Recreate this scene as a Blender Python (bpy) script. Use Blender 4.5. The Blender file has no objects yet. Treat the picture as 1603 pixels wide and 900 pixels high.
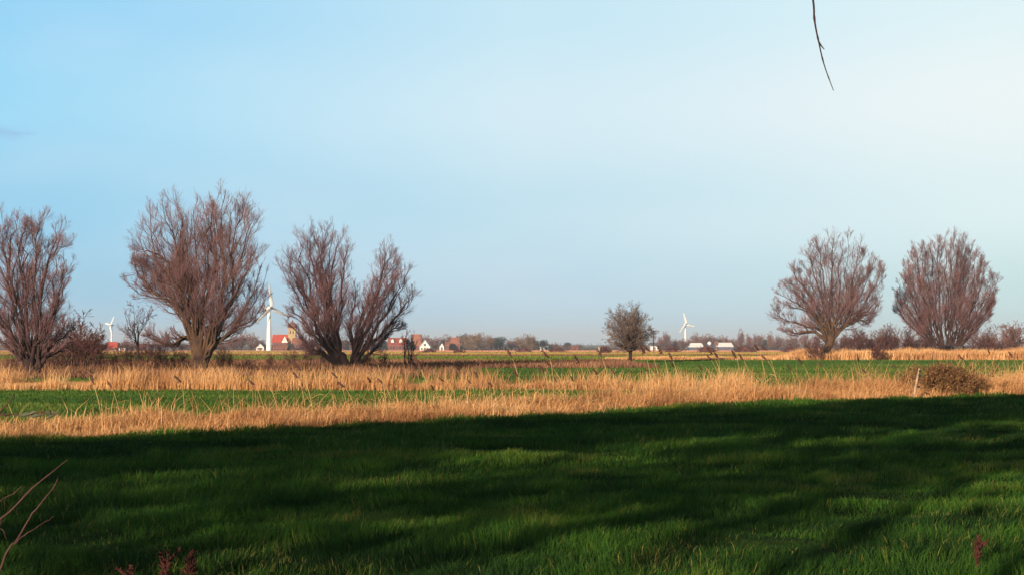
import bpy, math, random
import numpy as np
from mathutils import Vector
C = bpy.context.scene
COL = C.collection
R_ = math.radians
# ---------------------------------------------------------------- camera
CAM_H = 1.8; F = 2202.0; HOR = 538.0
PITCH = math.atan((HOR-450)/F)
cd = bpy.data.cameras.new('camera'); cam = bpy.data.objects.new('camera', cd); COL.objects.link(cam); C.camera = cam
cam.location = (0, 0, CAM_H); cam.rotation_euler = (math.pi/2+PITCH, 0, 0)
cd.sensor_width = 36; cd.lens = 36*F/1603; cd.clip_start = 0.1; cd.clip_end = 40000
# ---------------------------------------------------------------- sun, sky, exposure
SUN_EL = 11.0
SUN_AZ = 28.0
SD = Vector((math.sin(R_(SUN_AZ)), math.cos(R_(SUN_AZ)), 0))          # horizontal direction the light travels
sl = bpy.data.lights.new('sun', 'SUN'); sl.energy = 5.0; sl.angle = R_(0.53); sl.color = (1.0, 0.80, 0.58)
so = bpy.data.objects.new('sun', sl); COL.objects.link(so)
d = Vector((SD.x*math.cos(R_(SUN_EL)), SD.y*math.cos(R_(SUN_EL)), -math.sin(R_(SUN_EL))))
so.rotation_euler = d.to_track_quat('-Z', 'Y').to_euler(); so.location = (-40, -30, 60)
w = bpy.data.worlds.new('World'); C.world = w; w.use_nodes = True
nt = w.node_tree; N = nt.nodes; L = nt.links
bg = N['Background']; bg.inputs[1].default_value = 0.66
sky = N.new('ShaderNodeTexSky'); sky.sky_type = 'NISHITA'; sky.sun_disc = False
sky.sun_elevation = R_(SUN_EL); sky.sun_rotation = R_(180+SUN_AZ); sky.air_density = 1; sky.dust_density = 0.6
ns = N.new('ShaderNodeVectorMath'); ns.operation = 'SCALE'; ns.inputs[3].default_value = 0.05
L.new(sky.outputs[0], ns.inputs[0])
tc = N.new('ShaderNodeTexCoord'); sp = N.new('ShaderNodeSeparateXYZ'); L.new(tc.outputs['Generated'], sp.inputs[0])
def s2l(c):
    return tuple((v/255/12.92 if v/255 <= .04045 else ((v/255+.055)/1.055)**2.4) for v in c)+(1,)
def mathn(op, a, b=None, clamp=False):
    n = N.new('ShaderNodeMath'); n.operation = op; n.use_clamp = clamp
    for i, v in enumerate((a, b)):
        if v is None: continue
        if isinstance(v, (int, float)): n.inputs[i].default_value = v
        else: L.new(v, n.inputs[i])
    return n.outputs[0]
el = mathn('ADD', mathn('MULTIPLY', sp.outputs[2], 1.6), 0.02, True)   # 0 horizon .. up
ROWS = [535, 465, 335, 170, 15]
TGT = {'l': [(160,208,235),(150,209,240),(150,214,248),(160,224,255),(140,214,255)],
       'c': [(182,219,240),(188,224,244),(196,232,248),(218,243,254),(204,238,253)],
       'r': [(200,232,238),(206,238,241),(230,250,253),(245,254,255),(230,251,255)]}
ramps = {}
for k, cols in TGT.items():
    r = N.new('ShaderNodeValToRGB'); L.new(el, r.inputs[0]); r.color_ramp.interpolation = 'B_SPLINE' if False else 'EASE'
    els = r.color_ramp.elements
    pos = [math.sin(math.atan((HOR-y)/F))*1.6+.02 for y in ROWS]
    els[0].position = 0; els[0].color = s2l(cols[0])
    els[1].position = 1; els[1].color = s2l((60, 120, 190))
    for p, c in zip(pos[1:], cols[1:]):
        e = els.new(p); e.color = s2l(c)
    ramps[k] = r.outputs[0]
def mixc(f, a, b):
    m = N.new('ShaderNodeMix'); m.data_type = 'RGBA'
    if isinstance(f, (int, float)): m.inputs[0].default_value = f
    else: L.new(f, m.inputs[0])
    L.new(a, m.inputs[6]); L.new(b, m.inputs[7]); return m.outputs[2]
def smooth(v, a, b):
    n = N.new('ShaderNodeMapRange'); n.interpolation_type = 'SMOOTHSTEP'; L.new(v, n.inputs[0])
    n.inputs[1].default_value = a; n.inputs[2].default_value = b; return n.outputs[0]
def lin(v, a, b):
    n = N.new('ShaderNodeMapRange'); L.new(v, n.inputs[0])
    n.inputs[1].default_value = a; n.inputs[2].default_value = b; return n.outputs[0]
low = mixc(lin(sp.outputs[0], -0.34, 0.0), ramps['l'], ramps['c'])
low = mixc(smooth(sp.outputs[0], 0.0, 0.36), low, ramps['r'])
# soft grey-blue wisp of cloud low on the left
cn = N.new('ShaderNodeTexNoise'); mp = N.new('ShaderNodeMapping'); L.new(tc.outputs['Generated'], mp.inputs[0])
mp.inputs['Scale'].default_value = (30, 1, 110); L.new(mp.outputs[0], cn.inputs[0]); cn.inputs['Scale'].default_value = 1.6; cn.inputs['Detail'].default_value = 4
cz = math.sin(math.atan((HOR-226)/F))
band = mathn('SUBTRACT', 1.0, mathn('MULTIPLY', mathn('ABSOLUTE', mathn('SUBTRACT', sp.outputs[2], cz)), 170), True)
cl = mathn('MULTIPLY', mathn('MULTIPLY', band, smooth(sp.outputs[0], -0.28, -0.335)), smooth(cn.outputs[0], .40, .62))
cc = N.new('ShaderNodeRGB'); cc.outputs[0].default_value = s2l((150, 198, 236))
low = mixc(mathn('MULTIPLY', cl, .8), low, cc.outputs[0])
# faint high haze streaks so that the sky is not one clean gradient
hn = N.new('ShaderNodeTexNoise'); mp2 = N.new('ShaderNodeMapping'); L.new(tc.outputs['Generated'], mp2.inputs[0])
mp2.inputs['Scale'].default_value = (2.5, 1, 9); mp2.inputs['Rotation'].default_value = (0, .3, 0); L.new(mp2.outputs[0], hn.inputs[0]); hn.inputs['Scale'].default_value = 1.5
wh = N.new('ShaderNodeRGB'); wh.outputs[0].default_value = (.9, .96, 1, 1)
low = mixc(mathn('MULTIPLY', smooth(hn.outputs[0], .45, .75), .16), low, wh.outputs[0])
w_hi = mathn('MULTIPLY', smooth(sp.outputs[2], 0.25, 0.42), 1.0)
w_mix = mathn('MAXIMUM', w_hi, 0.06)
L.new(mixc(w_mix, low, ns.outputs[0]), bg.inputs[0])
C.view_settings.view_transform = 'Standard'; C.view_settings.look = 'None'; C.view_settings.exposure = 0.6; C.view_settings.gamma = 1
try: C.cycles.volume_bounces = 0; C.cycles.max_bounces = 5; C.cycles.diffuse_bounces = 2; C.cycles.transparent_max_bounces = 6
except Exception: pass
rng = np.random.default_rng(7); random.seed(7)
# ---------------------------------------------------------------- helpers
def tag(o, label=None, cat=None, group=None, kind=None):
    if label: o['label'] = label
    if cat: o['category'] = cat
    if group: o['group'] = group
    if kind: o['kind'] = kind
    return o
def empty(name, loc, rz=0):
    o = bpy.data.objects.new(name, None); COL.objects.link(o); o.location = loc; o.rotation_euler = (0, 0, rz); o.empty_display_size = .3
    return o
def mesh_obj(name, V, T, mat, parent=None, rnd=None, col=None, smooth_=False, loc=None):
    """V (n,3), T (m,k) equal-size faces -> ONE mesh object"""
    V = np.ascontiguousarray(V, dtype=np.float32); T = np.ascontiguousarray(T, dtype=np.int32)
    me = bpy.data.meshes.new(name); k = T.shape[1]
    me.vertices.add(len(V)); me.vertices.foreach_set('co', V.ravel())
    me.loops.add(T.size); me.loops.foreach_set('vertex_index', T.ravel())
    me.polygons.add(len(T)); me.polygons.foreach_set('loop_start', np.arange(0, T.size, k, dtype=np.int32))
    if smooth_: me.polygons.foreach_set('use_smooth', np.ones(len(T), dtype=bool))
    me.update(calc_edges=True)
    if rnd is not None:
        a = me.attributes.new('rnd', 'FLOAT', 'POINT'); a.data.foreach_set('value', np.ascontiguousarray(rnd, dtype=np.float32))
    if col is not None:
        a = me.color_attributes.new('cover', 'FLOAT_COLOR', 'POINT'); a.data.foreach_set('color', np.ascontiguousarray(col, dtype=np.float32).ravel())
    me.materials.append(mat)
    o = bpy.data.objects.new(name, me); COL.objects.link(o)
    if parent: o.parent = parent
    if loc is not None: o.location = loc
    return o
class Geo:
    """collects polygons (mixed size) for small built things"""
    def __init__(s): s.v = []; s.f = []
    def box(s, c, sz, rz=0, taper=1.0):
        b = len(s.v); cs, sn = math.cos(rz), math.sin(rz)
        for z in (-1, 1):
            t = taper if z > 0 else 1
            for x, y in ((-1, -1), (1, -1), (1, 1), (-1, 1)):
                X, Y = x*sz[0]/2*t, y*sz[1]/2*t
                s.v.append((c[0]+X*cs-Y*sn, c[1]+X*sn+Y*cs, c[2]+z*sz[2]/2))
        for f in ((0, 3, 2, 1), (4, 5, 6, 7), (0, 1, 5, 4), (1, 2, 6, 5), (2, 3, 7, 6), (3, 0, 4, 7)): s.f.append([b+i for i in f])
    def prism(s, poly, axis, a, b_):
        """polygon in (u,z) extruded along axis 'x' or 'y' from a to b_"""
        b = len(s.v); n = len(poly)
        for q in (a, b_):
            for u, z in poly: s.v.append((q, u, z) if axis == 'x' else (u, q, z))
        s.f.append([b+i for i in range(n)]); s.f.append([b+n+i for i in reversed(range(n))])
        for i in range(n): s.f.append([b+i, b+n+i, b+n+(i+1) % n, b+(i+1) % n])
    def tube(s, pts, rad, S=10):
        P = np.array(pts, float)[None]; Rr = np.array(rad, float)[None]
        V, T = tubes(P, Rr, S); b = len(s.v); s.v += [tuple(v) for v in V]; s.f += [[b+i for i in t] for t in T]
    def lathe(s, prof, c=(0, 0, 0), S=16):
        b = len(s.v)
        for r, z in prof:
            for k in range(S): a = 2*math.pi*k/S; s.v.append((c[0]+r*math.cos(a), c[1]+r*math.sin(a), c[2]+z))
        for i in range(len(prof)-1):
            for k in range(S): s.f.append([b+i*S+k, b+i*S+(k+1) % S, b+(i+1)*S+(k+1) % S, b+(i+1)*S+k])
        s.f.append([b+k for k in reversed(range(S))]); s.f.append([b+(len(prof)-1)*S+k for k in range(S)])
    def build(s, name, mat, parent=None, smooth_=False):
        me = bpy.data.meshes.new(name); me.from_pydata([tuple(map(float, v)) for v in s.v], [], s.f)
        if smooth_: me.polygons.foreach_set('use_smooth', [True]*len(me.polygons))
        me.materials.append(mat); o = bpy.data.objects.new(name, me); COL.objects.link(o)
        if parent: o.parent = parent
        return o
def tubes(P, Rr, S):
    """P (N,K,3), Rr (N,K) -> verts, quads, one tapered tube per row"""
    n, K, _ = P.shape
    T = np.gradient(P, axis=1); T /= np.linalg.norm(T, axis=2, keepdims=True)+1e-9
    ref = np.where(np.abs(T[:, :1, 2:3]) > .8, np.array([1., 0.13, 0]), np.array([0.1, 0, 1.])); ref = np.broadcast_to(ref, T.shape)
    A = np.cross(T, ref); A /= np.linalg.norm(A, axis=2, keepdims=True)+1e-9; B = np.cross(T, A)
    an = np.arange(S)*2*np.pi/S
    V = P[:, :, None]+Rr[:, :, None, None]*(np.cos(an)[None, None, :, None]*A[:, :, None]+np.sin(an)[None, None, :, None]*B[:, :, None])
    idx = np.arange(n*K*S).reshape(n, K, S)
    a = idx[:, :-1]; b = np.roll(idx, -1, 2)[:, :-1]; c = np.roll(idx, -1, 2)[:, 1:]; e = idx[:, 1:]
    return V.reshape(-1, 3), np.stack([a, b, c, e], -1).reshape(-1, 4)
def join(parts):
    vs, ts, off = [], [], 0
    for v, t in parts: vs.append(v); ts.append(t+off); off += len(v)
    return np.concatenate(vs), np.concatenate(ts)
def vnoise(x, y, seed=0):
    x = np.asarray(x, float); y = np.asarray(y, float)
    xi = np.floor(x).astype(np.int64); yi = np.floor(y).astype(np.int64); fx = x-xi; fy = y-yi
    fx = fx*fx*(3-2*fx); fy = fy*fy*(3-2*fy)
    def h(a, b):
        k = (a*374761393+b*668265263+seed*1442695041) & 0xffffffff
        k = ((k ^ (k >> 13))*1274126177) & 0xffffffff
        return ((k ^ (k >> 16)) & 0xffff)/65535.
    return (h(xi, yi)*(1-fx)+h(xi+1, yi)*fx)*(1-fy)+(h(xi, yi+1)*(1-fx)+h(xi+1, yi+1)*fx)*fy
def fbm(x, y, seed=0, o=3):
    return sum(vnoise(x*2**i, y*2**i, seed+i)*.5**i for i in range(o))/sum(.5**i for i in range(o))
# the front edge of the reed ditch beside the near meadow
EX = np.array([-60, -25, -9.5, -6.3, -3.4, -.94, 1.3, 5.6, 11.2, 18, 40, 90]); EY = np.array([-20, 12.5, 26.1, 28.9, 31.2, 33.9, 36, 41.3, 45.4, 49.5, 61, 82])
def edge(x): return np.interp(x, EX, EY)
def ground(x, y):
    x = np.asarray(x, float); y = np.asarray(y, float)
    z = -2.7*np.clip((y-200)/800, 0, 1)
    f = np.clip(1-y/140, 0, 1)
    z = z+f*(.11*(fbm(x*.16+9, y*.42, 3)-.5)+.12*(vnoise(x*.6, y*1.3, 8)-.5)+.05*(vnoise(x*1.9, y*2.8, 9)-.5))
    z = z-.16*np.exp(-((y-edge(x)-.9)/.7)**2)*np.clip((x+40)/10, 0, 1)          # shallow ditch
    return z
def at(px, py, Y):
    """the point at depth Y on the ray through a photograph position"""
    u = (px-801.5)/F; v = (450-py)/F
    dy = math.cos(PITCH)-v*math.sin(PITCH); dz = math.sin(PITCH)+v*math.cos(PITCH)
    return Vector((u/dy*Y, Y, CAM_H+dz/dy*Y))
def gat(px, Y):
    p = at(px, 538, Y); return Vector((p.x, Y, float(ground(p.x, Y))))
ORD = 'first second third fourth fifth sixth seventh eighth ninth tenth eleventh twelfth thirteenth fourteenth fifteenth sixteenth'.split()
def ordinal_labels(items, segs, what, cat_words=''):
    """items: (photo x, object); segs: (x end, phrase). Labels count from the left inside each stretch."""
    by = {}
    for px, o in sorted(items, key=lambda q: q[0]):
        ph = next(p_ for e_, p_ in segs if px < e_); by.setdefault(ph, []).append(o)
    for ph, os_ in by.items():
        for i_, o in enumerate(os_): o['label'] = (f'{ORD[i_]} {what} from the left {ph}' if len(os_) > 1 else f'only {what} {ph}')
# ---------------------------------------------------------------- materials
def mat(name, c1, c2=None, scale=6., rough=.9, rnd=False, bump=0., transl=0., detail=4, c3=None, spec=.2, coord='Object'):
    m = bpy.data.materials.new(name); m.use_nodes = True; t = m.node_tree; n = t.nodes; l = t.links
    b = n['Principled BSDF']; b.inputs['Roughness'].default_value = rough; b.inputs['Specular IOR Level'].default_value = spec
    c2 = c2 or tuple(v*.6 for v in c1)
    tcn = n.new('ShaderNodeTexCoord'); no = n.new('ShaderNodeTexNoise'); no.inputs['Scale'].default_value = scale; no.inputs['Detail'].default_value = detail
    l.new(tcn.outputs[coord], no.inputs[0])
    r = n.new('ShaderNodeValToRGB'); r.color_ramp.elements[0].color = (*c2, 1); r.color_ramp.elements[1].color = (*c1, 1)
    r.color_ramp.elements[0].position = .3; r.color_ramp.elements[1].position = .7
    if rnd:
        at_ = n.new('ShaderNodeAttribute'); at_.attribute_name = 'rnd'
        if c3: e = r.color_ramp.elements.new(1.0); e.color = (*c3, 1); r.color_ramp.elements[1].position = .8; r.color_ramp.elements[0].position = .1
        ad = n.new('ShaderNodeMath'); ad.operation = 'MULTIPLY_ADD'; ad.inputs[1].default_value = .5; l.new(no.outputs[0], ad.inputs[0])
        mu = n.new('ShaderNodeMath'); mu.operation = 'MULTIPLY_ADD'; mu.inputs[1].default_value = .9; mu.inputs[2].default_value = -.2; l.new(at_.outputs['Fac'], mu.inputs[0])
        l.new(mu.outputs[0], ad.inputs[2]); l.new(ad.outputs[0], r.inputs[0])
    else: l.new(no.outputs[0], r.inputs[0])
    l.new(r.outputs[0], b.inputs['Base Color'])
    if bump:
        bp = n.new('ShaderNodeBump'); bp.inputs['Strength'].default_value = bump; bp.inputs['Distance'].default_value = .05; l.new(no.outputs[0], bp.inputs['Height']); l.new(bp.outputs[0], b.inputs['Normal'])
    if transl:
        tr = n.new('ShaderNodeBsdfTranslucent'); l.new(r.outputs[0], tr.inputs[0]); mx = n.new('ShaderNodeMixShader'); mx.inputs[0].default_value = transl
        out = n['Material Output']; l.new(b.outputs[0], mx.inputs[1]); l.new(tr.outputs[0], mx.inputs[2]); l.new(mx.outputs[0], out.inputs[0])
    return m
M = {}
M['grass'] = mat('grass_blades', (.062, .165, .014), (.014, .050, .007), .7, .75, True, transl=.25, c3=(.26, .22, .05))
M['grass_far'] = mat('far_grass_blades', (.085, .160, .022), (.032, .085, .016), .08, .8, True, transl=.2, c3=(.21, .22, .06))
M['reed'] = mat('dry_reed', (.78, .44, .195), (.44, .21, .095), .9, .85, True, transl=.2, c3=(.78, .50, .25))
M['reed_red'] = mat('red_brown_sedge', (.25, .125, .07), (.12, .055, .038), .2, .9, True, c3=(.34, .18, .09))
M['stalk'] = mat('reed_stalk', (.60, .40, .17), (.42, .27, .11), 3, .8)
M['plume'] = mat('reed_plume', (.13, .065, .05), (.05, .025, .024), 20, .95)
M['bark'] = mat('willow_bark', (.125, .072, .042), (.032, .019, .020), 1.4, .95, bump=.5)
M['bark_dark'] = mat('dark_bark', (.065, .036, .032), (.022, .013, .015), 1.4, .95, bump=.5)  # darker bark tone for several trunks, stems and the pole
M['twig'] = mat('willow_twigs', (.29, .158, .158), (.145, .078, .090), .35, .9)
M['twig_dark'] = mat('dark_willow_twigs', (.25, .13, .135), (.12, .062, .075), .35, .9)
M['twig_grey'] = mat('grey_brown_twigs', (.24, .165, .135), (.12, .085, .075), .5, .9)
M['twig_far_red'] = mat('far_reddish_twigs', (.30, .15, .12), (.17, .09, .085), .05, .95)
M['twig_far_tan'] = mat('far_tan_twigs', (.32, .21, .13), (.20, .13, .095), .05, .95)
M['evergreen'] = mat('dark_evergreen', (.045, .062, .055), (.018, .028, .032), .3, .9, rnd=True)
M['scrub'] = mat('purple_brown_scrub', (.17, .075, .062), (.07, .032, .034), .5, .95)
M['bramble'] = mat('bramble_canes', (.27, .12, .075), (.10, .045, .035), 2, .9)
M['bramble_leaf'] = mat('bramble_leaves', (.30, .16, .06), (.09, .06, .03), 3, .8, rnd=True, transl=.2, c3=(.38, .27, .10))
M['twig_near'] = mat('foreground_twig', (.095, .045, .036), (.05, .022, .02), 30, .7, bump=.3)
M['wood'] = mat('weathered_post', (.50, .36, .24), (.24, .16, .11), 9, .85, bump=.4)
M['white'] = mat('turbine_white', (.80, .80, .78), (.70, .70, .70), 1.0, .45, spec=.4)
M['white_wall'] = mat('white_render', (.80, .77, .72), (.62, .58, .54), .6, .8)
M['cream'] = mat('cream_wall', (.50, .36, .19), (.34, .22, .12), .8, .85)
M['brick'] = mat('dark_brick', (.22, .09, .07), (.13, .05, .045), 1.5, .9)
M['tile_red'] = mat('red_roof_tiles', (.55, .085, .045), (.34, .05, .03), .8, .7, bump=.3)
M['tile_orange'] = mat('orange_roof_tiles', (.36, .14, .085), (.22, .085, .06), .8, .7, bump=.3)
M['tile_dull'] = mat('dull_red_tiles', (.34, .085, .06), (.2, .05, .04), .8, .7, bump=.3)
M['slate'] = mat('slate_roof', (.10, .12, .17), (.06, .07, .11), 1, .6)
M['sheet'] = mat('white_sheet_roof', (.80, .80, .78), (.66, .66, .66), .5, .4)
M['dark'] = mat('dark_window', (.03, .035, .045), (.02, .02, .03), 1, .2, spec=.6)
M['bare_soil'] = mat('heap_brush', (.17, .06, .055), (.07, .03, .032), 1.2, .95, bump=.6)
M['leaf_pale'] = mat('pale_dead_leaf', (.20, .21, .14), (.08, .09, .06), 40, .7, transl=.2)
M['dock'] = mat('dried_dock', (.085, .028, .02), (.04, .014, .012), 12, .9)
M['foliage'] = mat('ivy_foliage', (.05, .09, .03), (.02, .045, .015), .6, .8)
# ---------------------------------------------------------------- ground sheet
def axis(a, b, n0, k):
    t = np.linspace(-1, 1, n0); s = np.sinh(t*k)/math.sinh(k); return np.where(s < 0, -s*a, s*b)
xs = axis(-5000, 5000, 420, 7.4)
ys = np.concatenate([np.linspace(-260, 4, 50), np.linspace(4.3, 70, 360), np.geomspace(70.5, 9000, 420)])
GX, GY = np.meshgrid(xs, ys); GZ = ground(GX, GY)
def cover(x, y):
    n = fbm(x*.02, y*.05, 21); n2 = fbm(x*.15, y*.3, 31, 4); n3 = fbm(x*.6, y*.9, 41)
    yy = y*(1+.04*(n-.5))+ .03*x*np.clip(y/200, 0, 1)
    G = lambda *c: np.array(c)
    near = G(.030, .052, .012); mead = G(.125, .215, .030); straw = G(.40, .24, .12); red = G(.20, .085, .055); brown = G(.17, .085, .062)  # near kept very dark, putting meadow shade into its ground colour
    olive = G(.34, .27, .075); tan = G(.62, .33, .20); blue = G(.12, .15, .14)
    st = [(-1e9, mead), (104, mead), (107, red), (143, red), (147, mead*.85), (205, mead*.85), (212, brown), (262, brown), (270, olive*.9), (330, olive), (420, olive), (440, brown*1.3), (520, tan*.75), (700, tan), (900, brown*1.6), (1300, blue), (1e9, blue)]
    yk = np.array([s[0] for s in st], float); ck = np.array([s[1] for s in st])
    c = np.stack([np.interp(yy, yk, ck[:, i]) for i in range(3)], -1)
    # right of the small tree the meadow runs on to the far reeds
    r = np.clip((x/np.maximum(y, 1)-.05)/.04, 0, 1)[..., None]
    cr = np.stack([np.interp(y, [0, 157, 158.5, 172, 176, 215, 222, 262, 270, 9000], [q[i] for q in (mead, mead, straw, straw, mead, mead, brown, brown, olive, olive)]) for i in range(3)], -1)
    c = np.where((y < 262)[..., None], c*(1-r)+cr*r, c)
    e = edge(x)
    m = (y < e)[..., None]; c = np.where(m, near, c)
    m = ((y >= e) & (y < e+2.6))[..., None]; c = np.where(m, G(.20, .11, .06), c)
    yw = y-3.0*(fbm(x*.16, x*0, 85)-.5); m = ((yw >= 54.3) & (yw < 56.8) & (x < 9))[..., None]; c = np.where(m, straw*.8, c)
    c = c*(.72+.56*n2[..., None])*(.85+.3*n3[..., None])
    far = np.clip((y-240)/200, 0, 1)*(np.clip((fbm(x*.012, y*.02, 77)-.48)*5, 0, 1))
    c = c*(1-far[..., None]*.55)+far[..., None]*.55*mead
    return np.concatenate([c, np.ones(c.shape[:-1]+(1,))], -1)
ii = np.arange(GX.size).reshape(GX.shape)
q = np.stack([ii[:-1, :-1], ii[:-1, 1:], ii[1:, 1:], ii[1:, :-1]], -1).reshape(-1, 4)
gm = bpy.data.materials.new('field_ground'); gm.use_nodes = True; t = gm.node_tree
b = t.nodes['Principled BSDF']; b.inputs['Roughness'].default_value = 1; b.inputs['Specular IOR Level'].default_value = .05
a_ = t.nodes.new('ShaderNodeAttribute'); a_.attribute_name = 'cover'
tcn = t.nodes.new('ShaderNodeTexCoord'); no = t.nodes.new('ShaderNodeTexNoise'); no.inputs['Scale'].default_value = 3; no.inputs['Detail'].default_value = 8
t.links.new(tcn.outputs['Object'], no.inputs[0])
mr = t.nodes.new('ShaderNodeMapRange'); mr.inputs[1].default_value = .3; mr.inputs[2].default_value = .7; mr.inputs[3].default_value = .55; mr.inputs[4].default_value = 1.4
t.links.new(no.outputs[0], mr.inputs[0]); vm = t.nodes.new('ShaderNodeVectorMath'); vm.operation = 'SCALE'
t.links.new(a_.outputs['Color'], vm.inputs[0]); t.links.new(mr.outputs[0], vm.inputs[3]); t.links.new(vm.outputs[0], b.inputs['Base Color'])
bp = t.nodes.new('ShaderNodeBump'); bp.inputs['Strength'].default_value = .8; bp.inputs['Distance'].default_value = .25; t.links.new(no.outputs[0], bp.inputs['Height']); t.links.new(bp.outputs[0], b.inputs['Normal'])
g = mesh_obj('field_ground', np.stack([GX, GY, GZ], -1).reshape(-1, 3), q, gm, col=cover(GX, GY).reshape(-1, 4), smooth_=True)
tag(g, kind='structure')
# ---------------------------------------------------------------- blades (grass and reeds are uncountable)
def blades(P, h, wd, lean, bend, rnd, name, m, label, cat, rg):
    n = len(P); a = rg.uniform(0, 2*np.pi, n)
    side = np.stack([np.cos(a), np.sin(a), np.zeros(n)], -1)*wd[:, None]*.5
    mid = P+lean*h[:, None]*.5; mid[:, 2] += h*.58
    tip = P+(lean+bend)*h[:, None]; tip[:, 2] += h*(1-.25*np.linalg.norm(bend, axis=1))
    V = np.stack([P-side, P+side, mid-side*.8, mid+side*.8, tip], 1).reshape(-1, 3)
    o = np.arange(n)[:, None, None]*5
    T = (np.array([[0, 1, 3], [0, 3, 2], [2, 3, 4]])[None]+o).reshape(-1, 3)
    ob = mesh_obj(name, V, T, m, rnd=np.repeat(rnd, 5))
    return tag(ob, label, cat, kind='stuff')
def unit2(n, s, rg, bias=(0, 0)):
    v = rg.normal(0, s, (n, 3)); v[:, 0] += bias[0]; v[:, 1] += bias[1]; v[:, 2] = 0; return v
# near meadow
n = 720000
u = rng.random(n); y0, y1 = 7.5, 51.0; k = .4
Y = (y0**k+u*(y1**k-y0**k))**(1/k); X = rng.uniform(-1, 1, n)*(.364*Y*1.10+4.0)
ok = Y < edge(X)-.05+rng.normal(0, .12, n); X, Y = X[ok], Y[ok]; n = len(X)
cn_ = fbm(X*.8, Y*.8, 5, 3); tuft = vnoise(X*2.6, Y*2.6, 15)
patch = fbm(X*.35, Y*.5, 55, 3)
streak = fbm(X*.45+3, Y*1.5, 57, 3)
h = (.035+.12*np.clip((cn_-.25)*1.6, 0, 1)+.07*tuft**2)*(.55+.9*streak)*rng.uniform(.6, 1.3, n)*(Y/11)**.12
wd = .0052*(Y/11)**.85*rng.uniform(.7, 1.3, n)
P = np.stack([X, Y, ground(X, Y)-.005], -1)
la = fbm(X*1.3, Y*1.3, 99)*12
lean = np.stack([np.cos(la), np.sin(la), 0*la], -1)*.35+unit2(n, .22, rng)
rn = np.clip(.34+.9*(patch-.5)+1.5*(streak-.5)+rng.normal(0, .16, n)+(tuft-.5)*.45, 0, .92); dry = rng.random(n) < .02+.22*np.clip((fbm(X*.7, Y*.9, 58)-.60)*6, 0, 1); rn[dry] = rng.uniform(.9, 1.15, n)[dry]
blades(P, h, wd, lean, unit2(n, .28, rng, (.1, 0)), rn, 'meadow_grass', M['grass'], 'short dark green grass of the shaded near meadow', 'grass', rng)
# middle and far meadow tufts
n = 260000
Y = 30*(165/30)**(rng.random(n)**.9); X = rng.uniform(-1, 1, n)*(.364*Y*1.08+1.5)
e = edge(X); xr = X/Y
ok = (Y > e+2.4) & ~((np.abs(Y-55.7-3.0*(fbm(X*.16, X*0, 85)-.5)) < 1.6) & (X < 9)) & ~((xr < .055) & (Y > 105)) & (Y < 158)
X, Y = X[ok], Y[ok]; n = len(X)
h = (.06+.10*fbm(X*.4, Y*.4, 12))*rng.uniform(.6, 1.3, n); wd = .006*(Y/14)*rng.uniform(.7, 1.4, n)
P = np.stack([X, Y, ground(X, Y)-.005], -1)
rn = np.clip(.38+1.5*(fbm(X*.06, Y*.25, 61)-.5)+.5*(fbm(X*.5, Y*.9, 62)-.5)+rng.normal(0, .15, n), 0, 1)
blades(P, h, wd, unit2(n, .2, rng), unit2(n, .25, rng), rn, 'far_meadow_grass', M['grass_far'], 'sunlit green grass of the middle meadow beyond the reeds', 'grass', rng)
def reed_bed(n, pos, hf, wd0, name, m, label, rg, wind=.12, bendm=.22):
    X, Y = pos(n); k = len(X); h = hf(X, Y, rg.random(k), k)
    P = np.stack([X, Y, ground(X, Y)-.01], -1)
    cl = fbm(X*1.1, Y*1.1, 71)
    cl2 = fbm(X*.35+7, Y*.35, 73)
    rn = np.clip(.5+1.0*(cl-.5)+1.3*(cl2-.5)+rg.normal(0, .22, k), 0, 1)
    wd = wd0*rg.uniform(.6, 1.5, k)
    return blades(P, h, wd, unit2(k, .17, rg, (wind, 0)), unit2(k, bendm, rg, (wind, 0)), rn, name, m, label, 'reeds', rg)
def posA(n):
    X = rng.uniform(-16, 34, n); off = rng.random(n)**1.1*2.9-.08*rng.random(n)
    off += (fbm(X*1.7, X*0, 81)-.5)*.7
    off -= .55*rng.random(n)**3*(fbm(X*2.3, X*0+3, 82)+.3)
    return X, edge(X)+np.maximum(off, -.6)
def hA(X, Y, u, k):
    base = np.interp(X, [-12, -4, 3, 8, 20, 34], [.36, .42, .52, .66, .68, .66])
    cl = fbm(X*.9, Y*.9, 91)
    t_ = np.where(rng.random(k) < .05, rng.uniform(1.3, 2.2, k), 1)
    base = base*np.clip(.55+.75*(Y-edge(X)), .22, 1)
    return base*(.30+1.0*cl+.38*u)*t_
reed_bed(120000, posA, hA, .0115, 'reed_bank', M['reed'], 'tangled dry orange reeds on the ditch bank beside the near meadow', rng, .05, .26)
def wob(X): return 3.0*(fbm(X*.16, X*0, 85)-.5)
def posB(n):
    X = rng.uniform(-26, 9.5, n); X = X[rng.random(n) < np.interp(X, [-12, -5, 9], [1, .62, .5])*np.clip(.35+1.3*fbm(X*1.2, X*0, 84), 0, 1)]; n = len(X); return X, 54+rng.random(n)*3.0+.4*(fbm(X*.8, X*0, 83)-.5)+wob(X)
def hB(X, Y, u, k):
    cl = fbm(X*.8, Y*.5, 93); return (.22+.50*cl+.75*u**4*(cl > .4))*np.interp(X, [-26, -12, -4, 9], [1.05, .95, .85, .85])
reed_bed(38000, posB, hB, .014, 'reed_belt', M['reed'], 'straight belt of pale orange reeds behind the first strip of green field', rng, .03, .15)
def posC(n):
    X = rng.uniform(11, 92, n); return X, 158.5+rng.random(n)*9
def hC(X, Y, u, k):
    return np.interp(X, [11, 30, 33, 60, 90], [.35, .45, 1.15, 1.35, 1.2])*(.45+.9*fbm(X*.5, Y*.4, 95))*(.7+.5*u)
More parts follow.
